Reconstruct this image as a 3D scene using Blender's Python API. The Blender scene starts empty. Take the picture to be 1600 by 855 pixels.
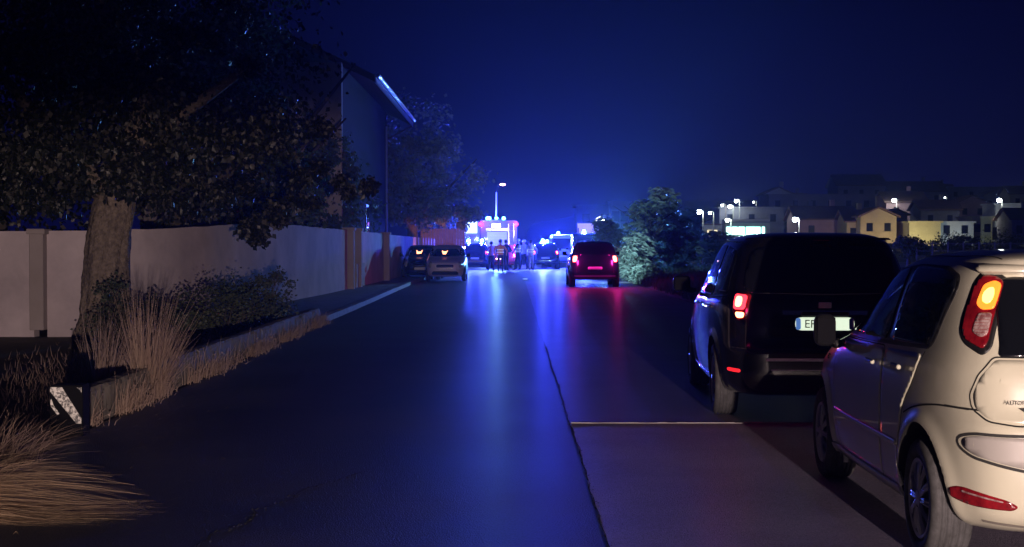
import bpy, bmesh, math, random
from mathutils import Vector, Matrix, geometry
from mathutils.bvhtree import BVHTree
R = math.radians
C = bpy.context.scene.collection
SC = bpy.context.scene

# ------------------------------------------------------------------ camera
cam_d = bpy.data.cameras.new('camera'); cam = bpy.data.objects.new('camera', cam_d); C.objects.link(cam)
cam_d.sensor_width = 36; cam_d.lens = 50.6; cam_d.clip_start = 0.05; cam_d.clip_end = 6000
cam.location = (0, 0, 1.55); cam.rotation_euler = (R(90 - 1.16), 0, R(0.05))
SC.camera = cam
# ------------------------------------------------------------------ night sky
world = bpy.data.worlds.new('World'); SC.world = world; world.use_nodes = True
wn = world.node_tree.nodes; wl = world.node_tree.links
bg = wn['Background']
tc = wn.new('ShaderNodeTexCoord'); sp = wn.new('ShaderNodeSeparateXYZ'); rp = wn.new('ShaderNodeValToRGB')
wl.new(tc.outputs['Generated'], sp.inputs[0]); wl.new(sp.outputs['Z'], rp.inputs[0]); wl.new(rp.outputs[0], bg.inputs[0])
rp.color_ramp.elements[0].position = 0.0; rp.color_ramp.elements[0].color = (0.0024, 0.0026, 0.030, 1)
rp.color_ramp.elements[1].position = 0.5; rp.color_ramp.elements[1].color = (0.0005, 0.0006, 0.008, 1)
e = rp.color_ramp.elements.new(0.16); e.color = (0.0009, 0.0010, 0.012, 1)
bg.inputs[1].default_value = 1.0
SC.view_settings.view_transform = 'Standard'; SC.view_settings.look = 'None'
SC.view_settings.exposure = 0.0; SC.view_settings.gamma = 1.0

def lamp(name, kind, loc, power, col, radius=0.05, rot=None, size=None, blend=0.3, parent=None):
    d = bpy.data.lights.new(name, kind); d.energy = power; d.color = col
    d.shadow_soft_size = radius
    if kind == 'SPOT': d.spot_size = size; d.spot_blend = blend
    o = bpy.data.objects.new(name, d); C.objects.link(o); o.location = loc
    if rot: o.rotation_euler = rot
    if parent: o.parent = parent
    return o
def aim(frm, to):
    v = Vector(to) - Vector(frm); return v.to_track_quat('-Z', 'Y').to_euler()
# dipped headlight of the car that waits behind the white one (its left lamp; the right one is blocked by that car)
hl = (2.02, -8.0, 0.98)
b_ = lamp('headlight_beam', 'SPOT', hl, 12500, (1.0, 0.75, 0.68), 0.05, aim(hl, (-2.2, 17, -4.5)), R(36), 0.25)
b_.scale = (2.6, 1, 1)
lamp('headlight_spill', 'SPOT', hl, 120, (1.0, 0.74, 0.70), 0.04, aim(hl, (-4.5, 20, 3.0)), R(75), 1.0)

# ------------------------------------------------------------------ bookkeeping
def tag(o, label=None, cat=None, group=None, kind=None):
    if label: o['label'] = label
    if cat: o['category'] = cat
    if group: o['group'] = group
    if kind: o['kind'] = kind
    return o
def thing(name, label, cat, loc=(0, 0, 0), rz=0, group=None):
    o = bpy.data.objects.new(name, None); C.objects.link(o)
    o.location = loc; o.rotation_euler = (0, 0, rz); o.empty_display_size = 0.3
    return tag(o, label, cat, group)
def mesh_ob(name, me, parent=None, loc=None):
    o = bpy.data.objects.new(name, me); C.objects.link(o)
    if parent: o.parent = parent
    if loc: o.location = loc
    return o
def copy_tree(o, parent=None):
    c = o.copy(); C.objects.link(c); c.parent = parent
    for ch in list(o.children): copy_tree(ch, c)
    return c

# ------------------------------------------------------------------ materials
def mat(name, col, rough=0.6, metal=0.0, em=None, es=0.0, noise=None, bump=None, coat=0.0, spec=0.5, trans=0.0):
    """noise = (scale, dark colour, amount-contrast); bump = (scale, strength, distance)"""
    m = bpy.data.materials.new(name); m.use_nodes = True
    nt = m.node_tree; b = nt.nodes['Principled BSDF']
    b.inputs['Base Color'].default_value = (*col, 1); b.inputs['Roughness'].default_value = rough
    b.inputs['Metallic'].default_value = metal; b.inputs['Specular IOR Level'].default_value = spec
    b.inputs['Coat Weight'].default_value = coat; b.inputs['Coat Roughness'].default_value = 0.05
    if em: b.inputs['Emission Color'].default_value = (*em, 1); b.inputs['Emission Strength'].default_value = es
    if trans: b.inputs['Transmission Weight'].default_value = trans
    if noise or bump:
        t = nt.nodes.new('ShaderNodeTexCoord')
    if noise:
        n = nt.nodes.new('ShaderNodeTexNoise'); n.inputs['Scale'].default_value = noise[0]; n.inputs['Detail'].default_value = 8
        n.inputs['Roughness'].default_value = 0.65
        r = nt.nodes.new('ShaderNodeValToRGB'); r.color_ramp.elements[0].color = (*noise[1], 1); r.color_ramp.elements[1].color = (*col, 1)
        r.color_ramp.elements[0].position = 0.5 - noise[2]; r.color_ramp.elements[1].position = 0.5 + noise[2]
        nt.links.new(t.outputs['Object'], n.inputs['Vector']); nt.links.new(n.outputs[0], r.inputs[0]); nt.links.new(r.outputs[0], b.inputs['Base Color'])
    if bump:
        n2 = nt.nodes.new('ShaderNodeTexNoise'); n2.inputs['Scale'].default_value = bump[0]; n2.inputs['Detail'].default_value = 6
        bp = nt.nodes.new('ShaderNodeBump'); bp.inputs['Strength'].default_value = bump[1]; bp.inputs['Distance'].default_value = bump[2]
        nt.links.new(t.outputs['Object'], n2.inputs['Vector']); nt.links.new(n2.outputs[0], bp.inputs['Height']); nt.links.new(bp.outputs[0], b.inputs['Normal'])
    return m
def leafmat(name, cols, rough=0.5):
    """colour picked per leaf from the leaf island"""
    m = bpy.data.materials.new(name); m.use_nodes = True
    nt = m.node_tree; b = nt.nodes['Principled BSDF']; b.inputs['Roughness'].default_value = rough
    g = nt.nodes.new('ShaderNodeNewGeometry'); r = nt.nodes.new('ShaderNodeValToRGB')
    els = r.color_ramp.elements
    els[0].color = (*cols[0], 1); els[1].color = (*cols[-1], 1)
    for i, c in enumerate(cols[1:-1]):
        e = els.new((i + 1) / (len(cols) - 1)); e.color = (*c, 1)
    nt.links.new(g.outputs['Random Per Island'], r.inputs[0]); nt.links.new(r.outputs[0], b.inputs['Base Color'])
    tr = nt.nodes.new('ShaderNodeBsdfTranslucent'); mx = nt.nodes.new('ShaderNodeMixShader'); mx.inputs[0].default_value = .38
    nt.links.new(r.outputs[0], tr.inputs[0]); nt.links.new(b.outputs[0], mx.inputs[1]); nt.links.new(tr.outputs[0], mx.inputs[2])
    nt.links.new(mx.outputs[0], nt.nodes['Material Output'].inputs['Surface'])
    return m

# ------------------------------------------------------------------ mesh builder
class MB:
    def __init__(s): s.v = []; s.f = []; s.m = []
    def add(s, vs, fs, mi=0):
        b = len(s.v); s.v += [tuple(v) for v in vs]
        for f in fs: s.f.append(tuple(b + i for i in f)); s.m.append(mi)
    def box(s, c, d, mi=0, rz=0, M=None, taper=1.0):
        x, y, z = (k / 2 for k in d); vs = []
        for sz in (-1, 1):
            k = taper if sz > 0 else 1
            for sx, sy in ((-1, -1), (1, -1), (1, 1), (-1, 1)):
                p = Vector((sx * x * k, sy * y * k, sz * z))
                if rz: p = Matrix.Rotation(rz, 3, 'Z') @ p
                if M: p = M @ p
                vs.append(p + Vector(c))
        s.add(vs, [(3, 2, 1, 0), (4, 5, 6, 7), (0, 1, 5, 4), (1, 2, 6, 5), (2, 3, 7, 6), (3, 0, 4, 7)], mi)
    def tube(s, pts, rad, n=8, mi=0, caps=True):
        pts = [Vector(p) for p in pts]; rr = rad if isinstance(rad, (list, tuple)) else [rad] * len(pts)
        vs = []; fs = []
        for i, p in enumerate(pts):
            d = (pts[min(i + 1, len(pts) - 1)] - pts[max(i - 1, 0)]).normalized()
            up = Vector((0, 0, 1)) if abs(d.z) < .9 else Vector((1, 0, 0))
            a = d.cross(up).normalized(); b = d.cross(a)
            for k in range(n):
                t = 2 * math.pi * k / n; vs.append(p + (a * math.cos(t) + b * math.sin(t)) * rr[i])
        for i in range(len(pts) - 1):
            for k in range(n):
                k2 = (k + 1) % n; fs.append((i * n + k, i * n + k2, (i + 1) * n + k2, (i + 1) * n + k))
        if caps: fs.append(tuple(range(n - 1, -1, -1))); fs.append(tuple(range((len(pts) - 1) * n, len(pts) * n)))
        s.add(vs, fs, mi)
    def lathe(s, prof, n=32, axis='X', c=(0, 0, 0), mi=0, closed=False):
        """prof = [(along, radius)]"""
        vs = []; fs = []
        for a, r in prof:
            for k in range(n):
                t = 2 * math.pi * k / n; p = (a, r * math.cos(t), r * math.sin(t))
                if axis == 'Z': p = (p[1], p[2], p[0])
                if axis == 'Y': p = (p[1], p[0], p[2])
                vs.append((p[0] + c[0], p[1] + c[1], p[2] + c[2]))
        for i in range(len(prof) - 1):
            for k in range(n):
                k2 = (k + 1) % n; fs.append((i * n + k, i * n + k2, (i + 1) * n + k2, (i + 1) * n + k))
        s.add(vs, fs, mi)
    def build(s, name, mats, parent=None, loc=None, smooth=False, merge=False):
        me = bpy.data.meshes.new(name); me.from_pydata(s.v, [], s.f)
        for m in (mats if isinstance(mats, (list, tuple)) else [mats]): me.materials.append(m)
        me.polygons.foreach_set('material_index', s.m)
        if smooth: me.polygons.foreach_set('use_smooth', [True] * len(s.f))
        bm = bmesh.new(); bm.from_mesh(me)
        if merge: bmesh.ops.remove_doubles(bm, verts=bm.verts, dist=1e-4)
        if len(s.f) < 20000: bmesh.ops.recalc_face_normals(bm, faces=bm.faces)
        bm.to_mesh(me); bm.free()
        me.update()
        return mesh_ob(name, me, parent, loc)
def bevelled(name, boxes, m, parent=None, w=0.02, seg=2, smooth=True):
    """boxes with rounded edges joined in one mesh"""
    bm = bmesh.new()
    for c, d in boxes:
        r = bmesh.ops.create_cube(bm, size=1)
        for v in r['verts']: v.co = Vector((v.co.x * d[0] + c[0], v.co.y * d[1] + c[1], v.co.z * d[2] + c[2]))
    bmesh.ops.bevel(bm, geom=bm.edges[:], offset=w, segments=seg, affect='EDGES', profile=0.5)
    me = bpy.data.meshes.new(name); bm.to_mesh(me); bm.free(); me.materials.append(m)
    return mesh_ob(name, me, parent)
def interp(tab, x):
    if x <= tab[0][0]: return tab[0][1]
    for (a, u), (b, v) in zip(tab, tab[1:]):
        if x <= b: 
            t = (x - a) / (b - a); t = t * t * (3 - 2 * t); return u + (v - u) * t
    return tab[-1][1]
# ------------------------------------------------------------------ shared vehicle materials
M_black = mat('black_plastic', (0.012, 0.012, 0.013), 0.45)
M_rubber = mat('tyre_rubber', (0.10, 0.10, 0.105), 0.85, noise=(18, (0.04, 0.04, 0.04), 0.2))
M_rubber_dk = mat('tyre_rubber_dark', (0.03, 0.03, 0.03), 0.8)
M_rim = mat('rim_silver', (0.42, 0.42, 0.44), 0.35, 0.7)
M_glass = mat('dark_glass', (0.006, 0.007, 0.01), 0.04, spec=0.8)
M_mirr = mat('mirror_dark', (.008, .008, .010), .9, spec=.1)
M_satin = mat('satin_trim', (.75, .75, .76), .45, .3)
M_gap = mat('panel_gap', (0.01, 0.01, 0.01), 0.9)
M_chrome = mat('chrome', (0.7, 0.7, 0.72), 0.12, 1.0)
M_plate = mat('plate_white', (0.8, 0.8, 0.78), 0.4)
M_plateblue = mat('plate_blue', (0.03, 0.08, 0.45), 0.4)
M_red_off = mat('red_lens', (0.36, 0.012, 0.02), 0.12, coat=1.0, noise=(14, (0.12, 0.003, 0.008), 0.18))
M_clear_lens = mat('clear_lens', (0.55, 0.42, 0.40), 0.15, coat=1.0, noise=(30, (0.25, 0.10, 0.10), 0.12))
M_headlens = mat('headlight_lens', (0.5, 0.52, 0.55), 0.12, coat=1.0)
M_well = mat('wheel_well', (0.006, 0.006, 0.006), 0.9)
def emis(name, col, s, base=None): return mat(name, base or col, 0.3, em=col, es=s)
E_red = emis('tail_light_lit', (1.0, 0.03, 0.05), 4, (0.4, 0.01, 0.01))
E_redhot = emis('tail_light_core', (1.0, 0.30, 0.12), 8, (0.4, 0.01, 0.01))
E_amber = emis('amber_bulb', (1.0, 0.20, 0.02), 2, (0.6, 0.2, 0.02))
E_amberhot = emis('amber_core', (1.0, 0.50, 0.12), 4, (0.6, 0.2, 0.02))
E_blue = emis('beacon_blue', (0.05, 0.35, 1.0), 14, (0.02, 0.1, 0.6))
E_bluehot = emis('beacon_core', (0.12, 0.60, 1.0), 28, (0.02, 0.1, 0.6))
E_white = emis('lamp_white', (0.85, 0.95, 1.0), 25, (0.8, 0.8, 0.8))
E_warm = emis('lamp_warm', (1.0, 0.55, 0.35), 12, (0.8, 0.6, 0.5))

def car_rings(rings, sub):
    out = []
    for i in range(len(rings) - 1):
        p0 = rings[max(i - 1, 0)]; p1 = rings[i]; p2 = rings[i + 1]; p3 = rings[min(i + 2, len(rings) - 1)]
        for k in range(sub):
            t = k / sub; r = []
            for a, b, c, d in zip(p0, p1, p2, p3):
                m1 = (c - a) * .5; m2 = (d - b) * .5
                if (c - b) * (b - a) <= 0: m1 = 0
                if (d - c) * (c - b) <= 0: m2 = 0
                t2 = t * t; t3 = t2 * t
                r.append((2 * t3 - 3 * t2 + 1) * b + (t3 - 2 * t2 + t) * m1 + (-2 * t3 + 3 * t2) * c + (t3 - t2) * m2)
            out.append(r)
    out.append(list(rings[-1])); return out
def car_shell(S):
    nx, ny, sub = S.get('nx', 12), S.get('ny', 26), S.get('sub', 4)
    per = []                                            # unit square perimeter, b=-1 rear ... b=+1 front, right half then left
    for i in range(nx): per.append((i / nx, -1))
    for i in range(ny * 2): per.append((1, -1 + i / ny))
    for i in range(nx): per.append((1 - i / nx, 1))
    per += [(-a, b) for a, b in reversed(per[1:] + [(0, 1)])]
    n = len(per); rr = car_rings(S['rings'], sub); vs = []; fs = []
    for (z, yr, yf, w, nr, nf) in rr:
        yc = (yr + yf) / 2; L = (yf - yr) / 2
        for a, b in per:
            e = nr if b < 0 else nf
            k = (abs(a) ** e + abs(b) ** e) ** (-1 / e)
            x = a * k * w; y = yc + b * k * L
            f = 1 - S.get('ftaper', .05) * max(0, b) ** 2 - S.get('rtaper', .04) * max(0, -b) ** 2
            x *= f
            fl = 0
            for ay in S['axles']:
                r = math.hypot(y - ay, z - S['wr'])
                fl += S.get('flare', .018) * math.exp(-((r - S['ar'] - .02) / .045) ** 2) * (1 if abs(a) > .9 and z < .9 else 0)
            x += math.copysign(fl, a) if abs(a) > .5 else 0
            vs.append((x, y, z))
    for i in range(len(rr) - 1):
        for k in range(n):
            k2 = (k + 1) % n; fs.append((i * n + k, i * n + k2, (i + 1) * n + k2, (i + 1) * n + k))
    fs.append(tuple(range(n - 1, -1, -1))); fs.append(tuple(range((len(rr) - 1) * n, len(rr) * n)))
    return vs, fs
def wheel_meshes(r, w, spokes, tyre_m, hq, rim_r):
    t = MB(); n = 64 if hq else 28; h = w / 2
    prof = [(-h * .8, rim_r)]
    prof += [(-h * .98, rim_r + .02), (-h, (r + rim_r) / 2), (-h * .95, r - .02), (-h * .8, r - .006)]
    if hq:
        g = [-.62, -.35, -.05, .25, .52]
        for q in g:
            prof += [(h * (q - .05), r), (h * (q - .045), r - .009), (h * (q + .045), r - .009), (h * (q + .05), r)]
    prof += [(h * .8, r - .006), (h * .95, r - .02), (h, (r + rim_r) / 2), (h * .98, rim_r + .02), (h * .8, rim_r)]
    t.lathe(prof, n, 'X')
    tm = t.build('tyre', tyre_m, smooth=True)
    b = MB(); h2 = h * .82
    b.lathe([(-h2, rim_r + .004), (-h2 - .012, rim_r - .004), (-h2 - .008, rim_r - .02), (-h2 + .03, rim_r - .03), (h * .6, rim_r - .03)], n, 'X')
    for k in range(spokes):
        a = 2 * math.pi * k / spokes
        for da in ((-.06, .06) if hq else (0,)):
            d0 = Vector((0, math.cos(a + da * 2.2), math.sin(a + da * 2.2))); d1 = Vector((0, math.cos(a + da), math.sin(a + da)))
            b.tube([d0 * .045 + Vector((-h2 - .006, 0, 0)), d1 * (rim_r * .6) + Vector((-h2 - .008, 0, 0)), d1 * (rim_r - .015) + Vector((-h2 + .004, 0, 0))], [.012, .010, .013], 6)
    b.lathe([(-h2 - .02, .0005), (-h2 - .018, .035), (-h2 - .004, .055), (-h2 + .02, .06)], 24, 'X')
    b.lathe([(-h2 + .035, .001), (-h2 + .035, rim_r - .025)], 24, 'X', mi=1)
    rm = b.build('rim', [M_rim, M_well], smooth=False)
    for o in (tm, rm): C.objects.unlink(o)
    return tm, rm

def fillet(poly, r, closed=True, k=4):
    P = [Vector(p) for p in poly]; n = len(P); out = []
    for i, p in enumerate(P):
        if not closed and i in (0, n - 1): out.append(p); continue
        a = P[i - 1] - p; b = P[(i + 1) % n] - p; la, lb = a.length, b.length
        q = min(r, la * .48, lb * .48); s0 = p + a / la * q; s1 = p + b / lb * q
        for j in range(k + 1):
            t = j / k; out.append(s0 * (1 - t) ** 2 + p * 2 * t * (1 - t) + s1 * t * t)
    return out
class Car:
    """S: rings, axles, wheel radius wr, arch radius ar, half width w"""
    def __init__(s, name, label, cat, loc, rz, S, paint, group=None, tyre=None, hq=False):
        s.S = S; s.root = thing(name, label, cat, loc, rz, group)
        vs, fs = car_shell(S)
        me = bpy.data.meshes.new('body'); me.from_pydata(vs, [], fs); me.update()
        bm = bmesh.new(); bm.from_mesh(me); bmesh.ops.recalc_face_normals(bm, faces=bm.faces)
        s.bvh = BVHTree.FromBMesh(bm); bm.to_mesh(me); bm.free()
        me.materials.append(paint); me.materials.append(M_well)
        me.polygons.foreach_set('use_smooth', [True] * len(me.polygons))
        tmp = mesh_ob('tmp', me)
        c = MB(); W = S['w']
        for ay in S['axles']:
            for sx in (-1, 1):
                c.lathe([(sx * (W + .2), .0001), (sx * (W + .2), S['ar']), (sx * (W - .30), S['ar']), (sx * (W - .30), .0001)], 48, 'X', (0, ay, S['wr'] + .02), mi=1)
        co = c.build('cut', [paint, M_well]); 
        md = tmp.modifiers.new('b', 'BOOLEAN'); md.object = co; md.operation = 'DIFFERENCE'; md.solver = 'EXACT'
        dg = bpy.context.evaluated_depsgraph_get(); dg.update()
        m2 = bpy.data.meshes.new_from_object(tmp.evaluated_get(dg)); m2.name = 'body'
        try: m2.set_sharp_from_angle(angle=R(38))
        except Exception: pass
        bpy.data.objects.remove(tmp); bpy.data.objects.remove(co)
        s.body = mesh_ob('body', m2, s.root)
        tyre = tyre or M_rubber_dk
        s.tm, s.rm = wheel_meshes(S['wr'], S.get('tw', .19), S.get('spokes', 7), tyre, hq, S.get('rim', .2))
        for ay in S['axles']:
            for sx in (-1, 1):
                wo = thing_part('wheel', s.root, (sx * (W - S.get('tw', .19) / 2 - .012), ay, S['wr']), 0 if sx < 0 else math.pi)
                a = s.tm.copy(); C.objects.link(a); a.parent = wo
                b = s.rm.copy(); C.objects.link(b); b.parent = wo
        bpy.data.objects.remove(s.tm); bpy.data.objects.remove(s.rm)
    def ray(s, fr, u, v):
        """fr: 'L','R' (u=y,v=z) 'B' rear (u=x,v=z) 'F' front 'D' rear-left diagonal 'E' rear-right 'T' top (u=x, v=y)"""
        if fr == 'L': o, d = Vector((-3, u, v)), Vector((1, 0, 0))
        elif fr == 'R': o, d = Vector((3, u, v)), Vector((-1, 0, 0))
        elif fr == 'B': o, d = Vector((u, -3, v)), Vector((0, 1, 0))
        elif fr == 'F': o, d = Vector((u, 8, v)), Vector((0, -1, 0))
        elif fr == 'T': o, d = Vector((u, v, 4)), Vector((0, 0, -1))
        else:
            q = math.sqrt(.5); sx = -1 if fr in 'DG' else 1
            if fr in 'DE':   # u measured along the diagonal plane from the corner; + towards the car's middle/back face
                d = Vector((-sx * q, q, 0)); t = Vector((-sx * q, -q, 0))
                c = Vector((sx * s.S['w'], 0, v)); o = c - d * 3 + t * u
            else:
                d = Vector((-sx * q, -q, 0)); t = Vector((-sx * q, q, 0))
                c = Vector((sx * s.S['w'], s.S['len'], v)); o = c - d * 3 + t * u
        h = s.bvh.ray_cast(o, d)
        if h[0] is None: return None
        n = h[1]
        if n.dot(d) > 0: n = -n
        return h[0], n
    def patch(s, name, fr, poly, m, off=.003, step=.04, parent=None, depth=.012, rad=None):
        pts = []
        if rad is None: rad = step * 1.6
        P = fillet(poly, rad) if rad else [Vector(p) for p in poly]
        for i, p in enumerate(P):
            q = P[(i + 1) % len(P)]; k = max(1, int((q - p).length / step))
            for j in range(k): pts.append(p + (q - p) * j / k)
        nb = len(pts); edges = [(i, (i + 1) % nb) for i in range(nb)]
        x0 = min(p.x for p in P); x1 = max(p.x for p in P); y0 = min(p.y for p in P); y1 = max(p.y for p in P)
        gx = x0 + step * .5
        while gx < x1:
            gy = y0 + step * .5
            while gy < y1:
                pts.append(Vector((gx, gy))); gy += step
            gx += step
        ov, oe, of, orig, _, _ = geometry.delaunay_2d_cdt(pts, edges, [tuple(range(nb))], 1, 1e-5)
        vs = []; ok = []
        for p in ov:
            h = s.ray(fr, p.x, p.y)
            if h is None: ok.append(False); vs.append(Vector((0, 0, 0)))
            else: ok.append(True); vs.append(h[0] + h[1] * off)
        ns = []
        for p in ov:
            h = s.ray(fr, p.x, p.y); ns.append(h[1] if h else Vector((0, 0, 1)))
        fs = [f for f in of if all(ok[i] for i in f)]
        # skirt
        cnt = {}
        for f in fs:
            for i in range(len(f)):
                a, b = f[i], f[(i + 1) % len(f)]; cnt[(a, b)] = 1
        bd = [(a, b) for (a, b) in cnt if (b, a) not in cnt]
        n0 = len(vs); idx = {}
        for a, b in bd:
            for q in (a, b):
                if q not in idx: idx[q] = len(vs); vs.append(vs[q] - ns[q] * depth)
        fs = list(fs) + [(b, a, idx[a], idx[b]) for a, b in bd]
        me = bpy.data.meshes.new(name); me.from_pydata([tuple(v) for v in vs], [], fs); me.materials.append(m)
        me.polygons.foreach_set('use_smooth', [len(f) == 3 for f in fs]); me.update()
        bm = bmesh.new(); bm.from_mesh(me); bmesh.ops.recalc_face_normals(bm, faces=bm.faces)
        loose = [v for v in bm.verts if not v.link_faces]; bmesh.ops.delete(bm, geom=loose, context='VERTS'); bm.to_mesh(me); bm.free()
        return mesh_ob(name, me, parent or s.root)
    def line(s, name, fr, pts, w, m, off=.0015, closed=False, parent=None, step=.03, build=True, mb=None, rad=.06):
        P = fillet(pts, rad, closed); D = []
        rng = range(len(P)) if closed else range(len(P) - 1)
        for i in rng:
            a, b = P[i], P[(i + 1) % len(P)]; k = max(1, int((b - a).length / step))
            for j in range(k): D.append(a + (b - a) * j / k)
        if not closed: D.append(P[-1])
        H = [s.ray(fr, p.x, p.y) for p in D]; mb = mb or MB(); vs = []; fs = []; n = len(D)
        for i in range(n):
            if H[i] is None: vs += [(0, 0, 0)] * 2; continue
            j0 = (i - 1) % n if closed else max(0, i - 1); j1 = (i + 1) % n if closed else min(n - 1, i + 1)
            if H[j0] is None or H[j1] is None: j0 = j1 = i
            t = H[j1][0] - H[j0][0]
            if t.length < 1e-6: t = Vector((0, 0, 1))
            sd = t.normalized().cross(H[i][1]) * w / 2
            c = H[i][0] + H[i][1] * off; vs += [c - sd, c + sd]
        for i in range(n if closed else n - 1):
            j = (i + 1) % n
            if H[i] is None or H[j] is None or (H[i][0] - H[j][0]).length > .3: continue
            fs.append((2 * i, 2 * i + 1, 2 * j + 1, 2 * j))
        mb.add(vs, fs)
        if build: return mb.build(name, m, parent or s.root, smooth=True)
    def both(s, fn):
        fn('L', -1); fn('R', 1)
def thing_part(name, parent, loc, rz=0):
    o = bpy.data.objects.new(name, None); C.objects.link(o); o.parent = parent; o.location = loc; o.rotation_euler = (0, 0, rz); return o
def text_ob(name, s, size, m, loc, rot, parent=None, ext=.001, font_w=None):
    cu = bpy.data.curves.new(name, 'FONT'); cu.body = s; cu.size = size; cu.extrude = ext; cu.align_x = 'CENTER'; cu.align_y = 'CENTER'
    t = bpy.data.objects.new(name, cu); C.objects.link(t); bpy.context.view_layer.update()
    dg = bpy.context.evaluated_depsgraph_get(); me = bpy.data.meshes.new_from_object(t.evaluated_get(dg)); bpy.data.objects.remove(t)
    me.materials.clear(); me.materials.append(m); o = mesh_ob(name, me, parent, loc); o.rotation_euler = rot; return o
def mirror_mesh(parent, x, y, z, m, sx=1, size=(.20, .11, .15)):
    c = x * 1.0
    b = bevelled('wing_mirror', [((0, 0, 0), size), ((-sx * size[0] * .55, .02, -size[2] * .42), (.10, .05, .06))], m, parent, min(.052, size[1] * .46, size[2] * .4), 5)
    b.location = (x, y, z); b.data.polygons.foreach_set('use_smooth', [True] * len(b.data.polygons))
    g = bevelled('mirror_glass', [((0, -size[1] / 2 - .001, 0), (size[0] * .82, .006, size[2] * .78))], M_mirr, b, .002, 1)
    return b
# ------------------------------------------------------------------ white hatchback, right foreground
P_white = mat('white_paint', (0.66, 0.65, 0.51), 0.32, coat=0.6, noise=(2.5, (0.58, 0.56, 0.43), 0.3))
S_hatch = dict(len=4.03, w=.845, axles=(.66, 3.17), wr=.30, ar=.355, tw=.20, rim=.20, spokes=12, nx=20, ny=60, sub=6, flare=.020, ftaper=.07, rtaper=.045,
    rings=[(.19, .75, 3.5, .55, 4, 4), (.20, .45, 3.72, .70, 5, 4), (.225, .18, 3.86, .775, 6, 4.5), (.29, .06, 3.97, .815, 7, 4.5), (.40, .02, 4.01, .835, 7.5, 4.5), (.56, .0, 4.03, .842, 7.5, 4.5),
    (.70, .01, 4.02, .842, 7.5, 4.5), (.755, .035, 3.99, .84, 7.5, 4.5), (.80, .06, 3.93, .838, 7.5, 4.2), (.90, .075, 3.62, .828, 7.5, 4.2), (.97, .09, 3.25, .815, 7.5, 4), (1.03, .115, 3.02, .797, 7.5, 4),
    (1.09, .145, 2.86, .775, 7.5, 4), (1.2, .20, 2.62, .745, 7.5, 4.5), (1.32, .27, 2.34, .705, 7.5, 4.5), (1.41, .315, 2.12, .668, 7, 4.5), (1.455, .33, 1.98, .625, 6.5, 4.5), (1.487, .36, 1.86, .565, 6, 4), (1.51, .48, 1.72, .44, 5, 4), (1.523, .75, 1.55, .27, 4, 4), (1.527, 1.05, 1.3, .06, 3, 3)])
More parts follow.
